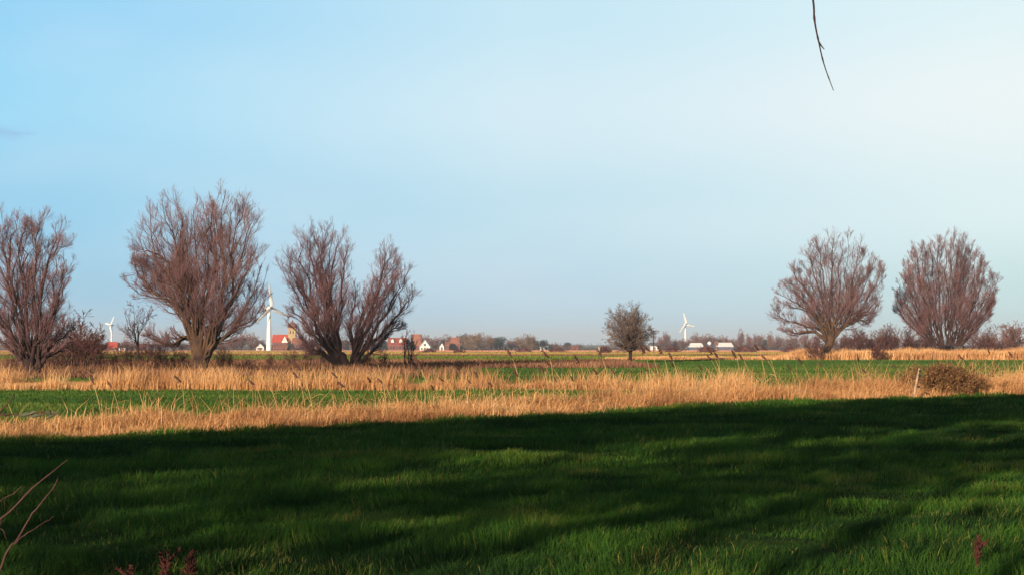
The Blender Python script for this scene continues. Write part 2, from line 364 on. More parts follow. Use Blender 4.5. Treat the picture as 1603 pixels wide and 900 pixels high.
reed_bed(42000, posC, hC, .055, 'far_reed_belt', M['reed'], 'far belt of orange reeds below the two willows on the right', rng, .03, .12)
def posD(n):
    Y = rng.uniform(104, 146, n); X = rng.uniform(-62, 11, n); ok = rng.random(n) < np.clip(fbm(X*.05, Y*.08, 97)*2.4-.4, .15, 1); return X[ok], Y[ok]
reed_bed(60000, posD, lambda X, Y, u, k: .15+.35*u, .05, 'sedge_marsh', M['reed_red'], 'low red-brown sedge covering the wet ground behind the reed belt', rng, .03, .2)
def posE(n):
    X = rng.uniform(-46, -2, n); Y = rng.uniform(72, 103, n)
    ok = rng.random(n) < np.clip((-X*1.0+2)/22, 0, 1)*np.clip(fbm(X*.15, Y*.2, 107)*2.6-.5, 0, 1); return X[ok], Y[ok]
reed_bed(50000, posE, lambda X, Y, u, k: .2+.6*u*fbm(X*.3, Y*.3, 5), .035, 'scrub_grass', M['reed_red'], 'rough red-brown grass around the feet of the left willows', rng, .03, .2)
fm = bpy.data.materials.new('far_field_blades'); fm.use_nodes = True; t = fm.node_tree; b = t.nodes['Principled BSDF']; b.inputs['Roughness'].default_value = .9; b.inputs['Specular IOR Level'].default_value = .1
a_ = t.nodes.new('ShaderNodeAttribute'); a_.attribute_name = 'cover'; t.links.new(a_.outputs['Color'], b.inputs['Base Color'])
n = 150000
Y = 146*(950/146)**rng.random(n); X = rng.uniform(-1, 1, n)*(.364*Y*1.1); ok = ~((Y < 159) & (X > 8)); X, Y = X[ok], Y[ok]; n = len(X)
h = (.10+.16*fbm(X*.1, Y*.1, 17))*rng.uniform(.5, 1.4, n)*(Y/150)**.3; wd = .05*(Y/146)*rng.uniform(.6, 1.5, n)
cv = cover(X, Y)[:, :3]*rng.uniform(.75, 1.3, n)[:, None]*np.array([1.0, .86, .85]); cv = np.concatenate([np.clip(cv, 0, .8), np.ones((n, 1))], 1)
fo = blades(np.stack([X, Y, ground(X, Y)-.01], -1), h, wd, unit2(n, .15, rng), unit2(n, .2, rng), rng.random(n), 'rough_field_grass', fm, 'rough grass of the farthest fields in bands of green, olive and brown', 'grass', rng)
ca = fo.data.color_attributes.new('cover', 'FLOAT_COLOR', 'POINT'); ca.data.foreach_set('color', np.repeat(cv, 5, 0).astype(np.float32).ravel())
# ---------------------------------------------------------------- reeds with plumes: things one can count
def plume_reed(h, seed):
    rg = np.random.default_rng(seed); root = empty('plumed_reed', (0, 0, 0))
    bx = rg.uniform(.08, .3)*h; K = 9; tt = np.linspace(0, 1, K)
    P = np.stack([-bx*tt**2, .05*h*rg.normal()*tt, h*(tt-.08*tt**3)], -1); Rr = np.linspace(.0085, .0045, K)
    v, f = tubes(P[None], Rr[None], 4)
    parts = [(v, f)]
    for j in range(3):      # long leaves
        t0 = rg.uniform(.25, .7); p0 = P[int(t0*(K-1))]; a = rg.uniform(0, 6.28); l = rg.uniform(.2, .4)
        q_ = np.linspace(0, 1, 5); LP = p0+np.stack([np.cos(a)*q_*l+.1*q_, np.sin(a)*q_*l, l*(.7*q_-.6*q_**2)], -1)
        parts.append(tubes(LP[None], np.array([[.003, .006, .005, .003, .001]]), 3))
    v, f = join(parts); mesh_obj('stalk', v, f, M['stalk'], root)
    n_ = 34; tip = P[-1]; Lp = rg.uniform(.20, .30)
    t_ = rg.random(n_); dirx = np.array([-.45-rg.uniform(0, .4), rg.normal()*.2, .85-rg.uniform(0, .5)]); dirx /= np.linalg.norm(dirx)
    S0 = tip+dirx*(t_*Lp)[:, None]; S0[:, 2] -= .12*Lp*t_**2*3*.3
    dv = rg.normal(0, 1, (n_, 3))*.22+dirx*1.0; dv[:, 2] -= .25; dv /= np.linalg.norm(dv, axis=1, keepdims=True)
    l = .075*(1.1-t_)*rg.uniform(.7, 1.3, n_)+.02
    q_ = np.linspace(0, 1, 4)[None, :, None]
    PP = S0[:, None]+dv[:, None]*l[:, None, None]*q_; PP[:, :, 2] -= .015*q_[:, :, 0]**2
    RR = np.tile(np.array([[.004, .008, .007, .001]]), (n_, 1))
    v, f = tubes(PP, RR, 4)
    ax = tubes((tip+dirx*np.linspace(0, Lp, 5)[:, None])[None], np.array([[.005, .014, .016, .011, .003]]), 5)
    v, f = join([(v, f), ax]); mesh_obj('plume', v, f, M['plume'], root)
    return root
def copy_tree(o, parent=None):
    c = o.copy(); COL.objects.link(c)
    if parent: c.parent = parent
    for ch in list(o.children): copy_tree(ch, c)
    return c
protos = [plume_reed(h, 100+i) for i, h in enumerate((1.0, 1.15, 1.25, 1.35, 1.45, 1.1))]
spots = []
# (photo x, tip y) of the plumed reeds along the near bank
PL = [(135,600),(170,608),(262,598),(395,600),(410,575),(455,590),(468,578),(478,640),(570,598),(575,570),(632,582),(640,570),(655,575),(676,610),(712,578),(728,600),(738,590),(755,572),(795,560),(812,588),(835,580),(838,560),(866,573),(900,568),(935,560),(958,588),(1000,552),(1012,548),(1018,580),(1028,555),(1044,565),(1050,575),(1088,578),(1100,560),(1110,562),(1118,553),(1143,560),(1160,565),(1180,548),(1198,546),(1200,562),(1256,567),(1290,572),(1333,565),(1400,574),(1490,562),(1538,556),(1562,574),(1580,558),(868,600),(760,604),(690,596),(520,592),(540,604),(600,600),(890,598),(925,585),(980,584),(1065,590),(1230,580),(1355,582),(1470,570)]
for i, (px, py) in enumerate(PL):
    for Yt in np.linspace(20, 62, 200):
        p = at(px, py, Yt)
        if Yt > edge(p.x)+.5+2.0*((i*37) % 10)/10: break
    g0 = float(ground(p.x, Yt)); hh = p.z-g0
    spots.append((p.x, Yt, g0, max(.75, min(2.0, hh))))
reed_objs = []
base_h = (1.0, 1.15, 1.25, 1.35, 1.45, 1.1)
for i, (x, y, z, hh) in enumerate(spots):
    k_ = i % 6; o = protos[k_] if i < 6 else copy_tree(protos[k_])
    s = hh/base_h[k_]/.93; sx = min(s, 1.15); o.location = (x+.32*hh*sx/s, y, z); o.scale = (sx, sx, s); o.rotation_euler = (0, random.uniform(-.10, .12), random.uniform(-.9, .9))
    reed_objs.append(o); tag(o, 'brown-plumed reed stalk standing above the dry orange grass of the ditch bank', 'reed', 'plumed reeds standing above the dry ditch bank')
ordinal_labels([(PL[i][0], o) for i, o in enumerate(reed_objs)], [(300, 'before the tallest willow'), (470, 'below the largest turbine'), (600, 'below the low-forked willow'), (700, 'below the white gabled house'), (800, 'below the large orange roof'), (930, 'below the domed tan tree'), (1035, 'below the lone round tree'), (1130, 'below the small right turbine'), (1215, 'right of the white-roofed barns'), (1330, 'below the fan-crowned willow'), (1440, 'left of the leaning post'), (2000, 'by the bramble thicket')], 'brown-plumed reed')
# ---------------------------------------------------------------- trees
def resample(pts, K):
    P = np.array(pts, float); n_ = len(P)
    if n_ == 2: P = np.array([P[0], (P[0]*2+P[1])/3, (P[0]+P[1]*2)/3, P[1]]); n_ = 4
    Q = np.vstack([2*P[0]-P[1], P, 2*P[-1]-P[-2]]); s = np.linspace(0, n_-1-1e-6, K); i = s.astype(int); f = (s-i)[:, None]
    p0, p1, p2, p3 = Q[i], Q[i+1], Q[i+2], Q[i+3]
    return .5*(2*p1+(p2-p0)*f+(2*p0-5*p1+4*p2-p3)*f**2+(3*p1-p0-3*p2+p3)*f**3)
def spawn(P, Rr, n_, t0, t1, ang, lenf, up, K, jit, rg, rmul=.6, rend=.006, tpow=1.0, lens=None):
    N_, K0, _ = P.shape
    idx = np.repeat(np.arange(N_), n_); m_ = len(idx); t_ = t0+(t1-t0)*rg.random(m_)**tpow
    s = t_*(K0-1); i = np.minimum(s.astype(int), K0-2); f = (s-i)[:, None]
    pos = P[idx, i]*(1-f)+P[idx, i+1]*f; T = P[idx, i+1]-P[idx, i]; T /= np.linalg.norm(T, axis=1, keepdims=True)+1e-9
    r0 = (Rr[idx, i]*(1-f[:, 0])+Rr[idx, i+1]*f[:, 0])*rmul
    L0 = np.linalg.norm(np.diff(P, axis=1), axis=2).sum(1)[idx]
    rv = rg.normal(size=(m_, 3)); pv = rv-(rv*T).sum(1, keepdims=True)*T; pv /= np.linalg.norm(pv, axis=1, keepdims=True)+1e-9
    a = np.radians(rg.uniform(ang[0], ang[1], m_))[:, None]; D = np.cos(a)*T+np.sin(a)*pv
    Ln = (L0 if lens is None else lens)*rg.uniform(lenf[0], lenf[1], m_)*(1-.55*(t_-t0)/(max(t1-t0, .01)))
    out = [pos]; st = (Ln/(K-1))[:, None]
    for k_ in range(K-1):
        D = D+np.array([0, 0, up])+rg.normal(0, jit, (m_, 3)); D /= np.linalg.norm(D, axis=1, keepdims=True)
        out.append(out[-1]+D*st)
    Pn = np.stack(out, 1); Rn = np.maximum(r0, rend*1.1)[:, None]*(1-np.linspace(0, 1, K))[None]+rend*np.linspace(0, 1, K)[None]
    return Pn, Rn
def willow(name, label, base_px, Y, limbs, zoom, trunk_r, limb_r, seed, dens=1.0, mats=('bark', 'twig'), dup=2, depth=.55, twig_r=.0048, group=None, upk=.16, lat=.24, trunk=None, cat='tree', t0=.25):
    """limbs: lists of points in a zoomed crop (zoom = ox, oy, scale) read off the photograph's tree; given real size and depth here"""
    rg = np.random.default_rng(seed); ox, oy, sc = zoom
    B = gat(base_px, Y); root = empty(name, B); tag(root, label, cat, group)
    LP, LR = [], []
    cx = np.mean([l[-1][0] for l in limbs])
    for li, l in enumerate(limbs):
        P2 = [at(ox+p[0]/sc, oy+p[1]/sc, Y)-B for p in l]
        P2 = np.array([tuple(p) for p in P2]); P2[0, 2] = min(P2[0, 2], .0) if P2[0, 2] < .8 else P2[0, 2]; P2[1:, 0] *= .955; P2[1:, 2] *= .950
        H = P2[-1, 2]; tt = np.linspace(0, 1, len(P2)); wid = max(abs(P2[:, 0]-P2[0, 0]).max(), .25*H)
        for d_ in range(dup):
            Q = P2.copy()
            dy = rg.uniform(-1, 1)*depth*max(.35*H, wid*.6) if d_ else rg.uniform(-.5, .5)*depth*.35*H
            Q[:, 1] += dy*tt**1.2
            if d_:
                Q[:, 0] += rg.normal(0, .045*H)*tt**1.5; Q[:, 2] *= 1-rg.uniform(.0, .16)*tt
            Q = resample(Q, 14); Ls = np.linalg.norm(Q[-1]-Q[0]); Q[1:-1] += rg.normal(0, .010*Ls, (12, 3))
            r0 = limb_r*rg.uniform(.9, 1.25)*(1 if d_ == 0 else .55)*(Ls/max(H, .1)*.5+.5)
            LP.append(Q); LR.append(r0*(1-np.linspace(0, 1, 14)**.8)*.95+.012)
    P0 = np.array(LP); R0 = np.array(LR)
    parts = [tubes(P0, R0, 7)]
    if trunk is not None:
        TP = resample([tuple(at(ox+p[0]/sc, oy+p[1]/sc, Y)-B) for p in trunk], 9); TP[0, 2] = -.15
        TR = trunk_r*np.interp(np.linspace(0, 1, 9), [0, .12, .5, .85, 1], [1.35, 1.05, .95, 1.1, .75]); TR *= 1+.06*rg.normal(size=9)
        parts.append(tubes(TP[None], TR[None], 12))
    P1, R1 = spawn(P0, R0, int(17*dens), t0, .98, (20, 58), (lat*.7, lat*1.3), upk, 7, .06, rg, .42, .008, .85)
    parts.append(tubes(P1, R1, 4)); v, f = join(parts)
    mesh_obj('trunk', v, f, M[mats[0]], root, smooth_=True)
    P2_, R2 = spawn(P1, R1, 8, .18, 1.0, (15, 50), (.38, .8), upk*.7, 5, .055, rg, .55, twig_r)
    P2b, R2b = spawn(P0, R0, 16, .45, 1.0, (15, 60), (.08, .16), upk, 5, .10, rg, .3, twig_r)
    P2_ = np.concatenate([P2_, P2b]); R2 = np.concatenate([R2, R2b])
    P3, R3 = spawn(P2_, R2, 5, .08, 1.0, (12, 42), (.5, 1.05), upk*.6, 4, .05, rg, .7, twig_r*.7)
    v, f = join([tubes(P2_, R2, 3), tubes(P3, R3, 3)])
    mesh_obj('crown', v, f, M[mats[1]], root)
    return root
Z1 = (0, 280, 2.142)
willow('pollard_willow', 'bare two-crowned willow cut off by the left edge of the view, reeds at its foot', 50, 80, [
    [(112,672),(85,610),(40,520),(5,450),(-40,350),(-55,210)], [(110,660),(90,620),(50,450),(30,350),(40,200),(55,112)], [(115,660),(110,620),(75,480),(25,300),(5,200),(10,130)],
    [(116,672),(115,620),(125,500),(120,350),(130,220),(150,122)], [(118,665),(125,600),(130,450),(150,300),(188,200),(212,182)], [(118,660),(125,610),(170,550),(210,500),(238,455)],
    [(120,660),(130,590),(160,480),(205,380),(230,280)], [(110,660),(90,620),(40,570),(0,540),(-60,520)], [(112,660),(100,600),(90,400),(90,250),(98,140)], [(105,660),(80,600),(0,480),(-70,400),(-110,280)],
    [(115,650),(100,560),(60,380),(70,240),(75,150)], [(118,655),(135,560),(180,430),(190,330),(200,250)], [(120,650),(150,600),(200,570),(240,540)]], Z1, .30, .13, 11,
    mats=('bark_dark', 'twig'), trunk=[(118,678),(112,650),(104,622),(100,600)], dup=2, t0=.22, lat=.22, upk=.17)
Z2 = (180, 270, 2.573)
willow('pollard_willow', 'tallest bare willow, broad reddish crown just left of the largest wind turbine', 312, 84, [
    [(335,800),(320,680),(290,600),(230,520),(160,460),(95,400),(62,305)], [(335,790),(320,680),(270,655),(225,690),(150,650),(120,640)], [(335,790),(320,680),(290,560),(240,440),(185,340),(150,250),(150,140)],
    [(335,790),(325,660),(300,500),(250,380),(230,250),(180,112)], [(338,800),(330,640),(320,480),(280,300),(250,90)], [(340,800),(340,680),(345,480),(330,320),(322,110)], [(342,800),(345,700),(350,500),(375,330),(368,200),(385,80)],
    [(345,800),(370,730),(400,660),(420,520),(440,350),(430,200),(440,48)], [(345,800),(375,730),(400,660),(430,500),(470,350),(500,200),(525,78)], [(345,800),(375,725),(405,670),(450,450),(520,330),(570,160)],
    [(345,800),(380,720),(410,680),(470,640),(510,570),(560,480),(605,340)], [(345,800),(380,725),(420,670),(500,610),(560,585),(618,490)], [(335,790),(300,600),(240,500),(130,470),(55,420)], [(340,790),(330,600),(290,420),(200,330),(110,290),(75,280)],
    [(342,790),(350,560),(400,420),(400,250),(410,80)], [(345,790),(380,700),(440,560),(530,420),(590,260)], [(338,790),(310,560),(270,420),(290,260),(300,150)], [(335,790),(280,580),(180,420),(110,340)], [(340,790),(400,640),(480,480),(470,300),(470,120)]],
    Z2, .34, .15, 12, trunk=[(340,818),(338,780),(345,745),(335,690),(325,650)], dup=2, dens=1.0, lat=.22, upk=.17)
Z3 = (420, 320, 3.0)
willow('pollard_willow', 'low-forked bare willow with a tall left crown and a leaning right crown, dark stems', 540, 107, [
    [(335,760),(250,650),(190,590),(130,510),(82,490)], [(335,755),(240,600),(180,480),(110,330),(70,215)], [(340,755),(260,580),(200,430),(150,250),(145,145)], [(340,755),(270,560),(240,380),(190,220),(200,95)],
    [(345,755),(290,560),(280,400),(240,230),(255,85)], [(350,755),(310,560),(290,380),(310,220),(325,110)], [(350,755),(320,580),(340,480),(350,300),(375,165)], [(330,755),(250,690),(200,690),(150,620),(60,520)],
    [(385,755),(400,680),(390,560),(410,430),(415,320)], [(388,760),(420,640),(470,520),(520,390),(550,280),(575,185)], [(392,760),(440,600),(500,430),(540,300),(600,215)], [(395,760),(470,660),(540,600),(600,530),(665,450),(695,395)],
    [(395,760),(480,620),(560,500),(620,380),(645,290)], [(395,760),(500,680),(580,590),(650,560)], [(390,760),(430,560),(470,430),(505,340)], [(345,755),(250,560),(160,400),(90,300)], [(345,755),(280,520),(230,300),(220,150)], [(392,760),(460,590),(520,440),(590,330)]],
    Z3, .36, .15, 13, mats=('bark_dark', 'twig_dark'), trunk=[(368,775),(362,755),(350,725),(335,700)], dup=2, lat=.22, t0=.15)
Z4 = (1180, 330, 2.905)
willow('pollard_willow', 'bare willow with one short leaning trunk and spreading fan crown, reeds behind it', 1292, 160, [
    [(338,610),(330,575),(290,530),(230,510),(160,490),(105,470),(98,400)], [(338,600),(270,540),(180,550),(125,515)], [(338,600),(330,570),(260,450),(170,400),(95,355)], [(342,600),(345,560),(290,430),(200,300),(178,250)],
    [(344,600),(345,540),(310,400),(260,250),(235,165)], [(346,600),(350,530),(340,400),(310,220),(298,135)], [(348,600),(355,520),(355,380),(345,200),(358,72)], [(350,600),(360,530),(390,400),(380,250),(400,150)],
    [(350,600),(365,550),(420,440),(430,300),(435,78)], [(352,600),(370,560),(430,480),(460,300),(500,135)], [(352,600),(375,560),(450,470),(510,350),(565,190)], [(354,600),(380,550),(460,480),(540,430),(585,360)], [(354,600),(400,520),(480,460),(550,340),(590,250)],
    [(354,600),(400,530),(470,480),(520,500),(550,475)], [(340,600),(310,510),(220,390),(130,320)], [(340,600),(320,480),(240,340),(200,250)], [(348,600),(400,450),(480,330),(545,230)]],
    Z4, .46, .19, 14, trunk=[(318,680),(325,650),(338,615),(348,588),(352,560)], dup=2, twig_r=.008, lat=.24)
Z5 = (1380, 330, 2.9)
lm = []
rg5 = np.random.default_rng(55)
for i in range(24):
    a = -1.42+2.84*i/23; bx = 295+70*math.sin(a)*.9+rg5.uniform(-12, 12)
    tx = 292+238*math.sin(a)*rg5.uniform(.94, 1.03); ty = 355-285*math.cos(a)*rg5.uniform(.93, 1.04)+20
    ty += 55*max(0, abs(a)-.7)/.7; bx = 295+62*math.sin(a)+rg5.uniform(-10, 10)
    lm.append([(bx, 612), (bx+(tx-bx)*.36, 612+(ty-612)*.28), (bx+(tx-bx)*.78, 612+(ty-612)*.64), (tx, ty)])
willow('many_stemmed_willow', 'dense rounded bare willow with many upright stems rising from the reeds, rightmost large tree', 1482, 168.5, lm,
    Z5, .5, .10, 15, mats=('bark_dark', 'twig'), trunk=None, dup=3, twig_r=.008, lat=.2, dens=.85, t0=.10)
# generic round bare trees
def bare_tree(name, label, loc, H, Wd, seed, mats, emin=-.15, group=None, n0=14, tr=.2, dens=1.0, twig_r=.01, stem=.28, k3=4, up=.06, cat='tree'):
    rg = np.random.default_rng(seed); root = empty(name, loc); tag(root, label, cat, group)
    K = 8; LP = []
    for i in range(n0):
        a = rg.uniform(0, 2*np.pi); e_ = math.asin(rg.uniform(emin, 1)); cx_ = Wd/2*math.cos(e_)*math.cos(a); cy_ = Wd/2*math.cos(e_)*math.sin(a); cz_ = H*(stem+.28)+(H*(1-stem-.28))*math.sin(e_)
        p0 = np.array([0, 0, H*stem*rg.uniform(.6, 1.1)]); p3 = np.array([cx_, cy_, cz_])*rg.uniform(.85, 1.0)
        LP.append(resample([p0, p0*.6+p3*.4+np.array([0, 0, -.02*H])*rg.normal(), p0*.3+p3*.7, p3], K)+np.vstack([np.zeros((1, 3)), rg.normal(0, .012*H, (K-1, 3))]))
    P0 = np.array(LP); R0 = np.tile(tr*.42*(1-np.linspace(0, 1, K)**.7)[None]+twig_r, (n0, 1))
    TP = resample([(0, 0, -.1), (.01*H, 0, H*stem*.5), (0, 0, H*stem), (0, 0, H*(stem+.25))], 7); TR = tr*np.array([1.3, 1, .95, .95, .85, .5, .2])
    parts = [tubes(P0, R0, 5), tubes(TP[None], TR[None], 8)]
    v, f = join(parts); mesh_obj('trunk', v, f, M[mats[0]], root, smooth_=True)
    P1, R1 = spawn(P0, R0, int(9*dens), .15, 1, (25, 60), (.3, .6), up, 5, .12, rg, .5, twig_r)
    P2_, R2 = spawn(P1, R1, 6, .15, 1, (20, 55), (.35, .7), up, 4, .12, rg, .6, twig_r)
    ps = [tubes(P1, R1, 3), tubes(P2_, R2, 3)]
    if k3: P3, R3 = spawn(P2_, R2, k3, .2, 1, (20, 55), (.4, .8), up, 3, .12, rg, .7, twig_r*.8); ps.append(tubes(P3, R3, 3))
    v, f = join(ps); mesh_obj('crown', v, f, M[mats[1]], root)
    return root
bare_tree('bare_tree', 'small lone round-crowned bare tree in the open middle of the fields', gat(986, 137), 5.6, 4.9, 27, ('bark_dark', 'twig_grey'), emin=-.6, n0=50, tr=.18, twig_r=.0075, stem=.30, k3=4, dens=1.2)
bare_tree('bare_sapling', 'thin bare sapling between the two left willows', gat(216, 92), 5.0, 2.5, 22, ('bark_dark', 'twig_dark'), n0=9, tr=.07, twig_r=.008, stem=.4, dens=.5, k3=2, up=.12)
# shrubs
def shrub(name, label, loc, H, Wd, seed, mats, group=None, hmin=.55, stems=14, twig_r=.008, r0=.02, k2=6, k3=4, cat='shrub', leaf=None, nleaf=0, up=.08, dep=None):
    rg = np.random.default_rng(seed); root = empty(name, loc); tag(root, label, cat, group); K = 7; LP = []; dep = dep or Wd*.6
    for i in range(stems):
        bx, by = rg.uniform(-.5, .5)*Wd*.6, rg.uniform(-.5, .5)*dep*.6
        a = rg.uniform(-1, 1); tx, ty = bx+a*Wd*.35, by+rg.uniform(-1, 1)*dep*.35; tz = H*rg.uniform(hmin, 1)*(1-.35*a*a)
        LP.append(resample([(bx, by, -.05), (bx+(tx-bx)*.25, by+(ty-by)*.25, tz*.4), (bx+(tx-bx)*.6, by+(ty-by)*.6, tz*.75), (tx, ty, tz)], K)+rg.normal(0, .012*H, (K, 3)))
    P0 = np.array(LP); R0 = np.tile(r0*(1-np.linspace(0, 1, K)*.75)[None], (stems, 1))
    v, f = tubes(P0, R0, 4); mesh_obj('stems', v, f, M[mats[0]], root)
    P1, R1 = spawn(P0, R0, k2, .15, 1, (25, 60), (.22, .5), up, 5, .14, rg, .6, twig_r); ps = [tubes(P1, R1, 3)]
    if k3: P2_, R2 = spawn(P1, R1, k3, .2, 1, (20, 60), (.4, .8), up, 4, .14, rg, .7, twig_r*.8); ps.append(tubes(P2_, R2, 3))
    v, f = join(ps); mesh_obj('twigs', v, f, M[mats[1]], root)
    if leaf:
        src = P1.reshape(-1, 3); c = src[rg.integers(0, len(src), nleaf)]+rg.normal(0, .03, (nleaf, 3)); a = rg.normal(size=(nleaf, 3)); a /= np.linalg.norm(a, axis=1, keepdims=True)
        b_ = np.cross(a, rg.normal(size=(nleaf, 3))); b_ /= np.linalg.norm(b_, axis=1, keepdims=True); s_ = rg.uniform(.012, .03, nleaf)[:, None]
        V = np.stack([c-a*s_*1.4, c-b_*s_*.7, c+a*s_*1.4, c+b_*s_*.7], 1).reshape(-1, 3)
        mesh_obj('leaves', V, np.arange(nleaf*4).reshape(-1, 4), M[leaf], root, rnd=np.repeat(rg.random(nleaf), 4))
    return root
# scrub between and below the left willows
sc_protos = [shrub('leafless_shrub', 'x', (0, 0, 0), 2.6, 2.6, 200+i, ('bark_dark', 'scrub'), stems=16, k2=8, k3=5, twig_r=.010) for i in range(4)]
first = [True]*4
def place(protos, used, i, loc, s, rz, label, cat, group):
    k_ = i % len(protos)
    o = protos[k_] if used[k_] else copy_tree(protos[k_]); used[k_] = False
    o.location = loc; o.scale = s; o.rotation_euler = (0, 0, rz); tag(o, label, cat, group); return o
SC = [(20,88,.5),(58,90,.6),(88,96,1.0),(108,92,1.35),(126,97,1.5),(140,92,1.1),(158,98,.8),(176,93,.6),(198,97,.75),(222,95,.8),(246,96,.8),(268,92,.7),(290,96,.55),(340,98,.6),(362,99,.5),(385,103,.4),(455,112,.55),(480,110,.7),(505,114,.6),(575,112,.55),(600,115,.45),(425,110,.4)]
scl = []
for i, (px, Yd, s) in enumerate(SC):
    p = gat(px, Yd); scl.append((px, place(sc_protos, first, i, p, (s*random.uniform(.9, 1.3), s*1.2, s), random.uniform(0, 6), 'x', 'shrub', 'leafless scrub below the left willows')))
ordinal_labels(scl, [(100, 'beside the leftmost willow'), (215, 'between leftmost willow and thin sapling'), (312, 'between thin sapling and tallest willow'), (440, 'between tallest willow and largest turbine'), (540, 'left of the low-forked trunk'), (2000, 'right of the low-forked trunk')], 'dark leafless shrub')
shrub('bare_sapling', 'slender dark many-stemmed sapling standing right of the low-forked willow', gat(640, 106), 3.1, 1.8, 23, ('bark_dark', 'twig_dark'), stems=9, r0=.035, k2=9, k3=4, up=.12)
shrub('reddish_shrub', 'reddish leafless shrub leaning on the trunk of the fan-crowned willow', gat(1276, 158), 2.5, 2.6, 24, ('scrub', 'scrub'), stems=18, k2=8, k3=5, twig_r=.014)
shrub('dark_shrub', 'small dark rounded shrub in front of the far reeds between the two right willows', gat(1372, 156), 1.7, 1.2, 25, ('bark_dark', 'scrub'), stems=22, k2=9, k3=6, twig_r=.018)
scl = []
for i, (px, Yd, s) in enumerate([(1462,186,.6),(1474,180,.75),(1488,183,.85),(1502,181,.75),(1320,215,1.1),(1338,225,1.5),(1352,222,1.3),(1370,230,1.4),(1386,224,1.55),(1402,228,1.7),(1418,222,1.6),(1434,226,1.4),(1450,222,1.2),(1528,224,1.3),(1545,230,1.5),(1560,224,1.1),(1575,235,1.0)]):
    p = gat(px, Yd); scl.append((px, place(sc_protos, first, i, p, (s*1.1, s*1.4, s*1.15), random.uniform(0, 6), 'x', 'shrub', 'bushes around the two right willows')))
ordinal_labels(scl, [(1400, 'just right of the fan-crowned willow'), (1458, 'just left of the many-stemmed willow'), (1515, 'at the foot of the many-stemmed willow'), (2000, 'right of the many-stemmed willow')], 'dark leafless bush')
# bramble thicket and fence post on the near bank
pb = gat(1500, 46.3)
shrub('bramble_bush', 'rusty brown bramble thicket on the ditch bank at the right', (pb.x, 47.9, pb.z), 1.12, 2.7, 31, ('bramble', 'bramble'), hmin=.25, stems=150, twig_r=.004, r0=.008, k2=9, k3=3, leaf='bramble_leaf', nleaf=17000, up=.03, dep=1.2)
pp = gat(1429, 45.6)
root = empty('fence_post', pp); tag(root, 'pale weathered fence post leaning in the reeds left of the brown bramble', 'fence post')
gg = Geo(); gg.tube([(0, 0, -.2), (.05, 0, .3), (.13, 0, .7), (.2, 0, 1.02)], [.045, .042, .036, .03], 7); gg.build('post', M['wood'], root)
for zz in (.42, .78, .93):
    gg = Geo(); gg.box((.14+zz*.1-.02, -.03, zz), (.07, .05, .06), .4); gg.build('insulator', M['dark'], root)
# ---------------------------------------------------------------- wind turbines
def turbine(loc, hub, blade, yaw, ang, label, tr=1.0):
    cf = .18 if tr > 1.2 else .25
    root = empty('wind_turbine', loc); tag(root, label, 'wind turbine')
    ax = Vector((math.sin(yaw), -math.cos(yaw), 0)); sd = Vector((math.cos(yaw), math.sin(yaw), 0))
    gg = Geo(); gg.lathe([(tr, -1), (tr, 0), (tr*.8, hub*.5), (tr*.55, hub-.4)], S=20); gg.build('tower', M['white'], root, True)
    P = [(ax*t_+Vector((0, 0, hub))) for t_ in (-2.6*tr, -2.4*tr, -1.2*tr, .2*tr, 1.1*tr)]
    gg = Geo(); gg.tube(P, [.25*tr, .62*tr, .78*tr, .78*tr, .5*tr], 8); gg.build('nacelle', M['white'], root, True)
    hc = ax*1.55*tr+Vector((0, 0, hub))
    gg = Geo(); gg.tube([hc-ax*.5*tr, hc, hc+ax*.6*tr, hc+ax*.95*tr], [.55*tr, .6*tr, .4*tr, .05], 10); gg.build('hub', M['dark'], root, True)
    for k_ in range(3):
        th = R_(ang+120*k_); rad = sd*math.sin(th)+Vector((0, 0, 1))*math.cos(th); tg = rad.cross(ax)
        gg = Geo(); nseg = 10
        for j in range(nseg+1):
            t_ = j/nseg; r = t_*blade; ch = blade*cf*(.45+.55*min(1, t_/.2))*(1-.62*max(0, (t_-.2)/.8)); th_ = ch*.2*(1-.6*t_)+.02; tw = R_(14*(1-t_)+2)
            cdir = tg*math.cos(tw)+ax*math.sin(tw); nd = rad.cross(cdir); c0 = hc+rad*r+cdir*ch*.15
            for q_ in range(8):
                a = 2*math.pi*q_/8; gg.v.append(tuple(c0+cdir*math.cos(a)*ch/2+nd*math.sin(a)*th_/2))
        for j in range(nseg):
            for q_ in range(8): gg.f.append([j*8+q_, j*8+(q_+1) % 8, (j+1)*8+(q_+1) % 8, (j+1)*8+q_])
        gg.f.append([nseg*8+q_ for q_ in range(8)]); gg.f.append([q_ for q_ in reversed(range(8))]); gg.build('blade', M['white'], root, True)
    return root
def tb(px, hub_py, Y, blade, yaw, ang, label, tr):
    p = gat(px, Y); hubz = at(px, hub_py, Y).z-p.z; turbine(p, hubz, blade, R_(yaw), ang, label, tr)
tb(421, 482, 700, 11.4, 46, -9, 'largest white wind turbine, beside the red-roofed church', 1.35)
tb(174.5, 509, 1400, 11.5, -48, 40, 'small distant white wind turbine between the two left willows', 1.0)
tb(1073, 507, 1400, 11.6, 28, -17, 'small distant white wind turbine right of the lone round tree', 1.15)
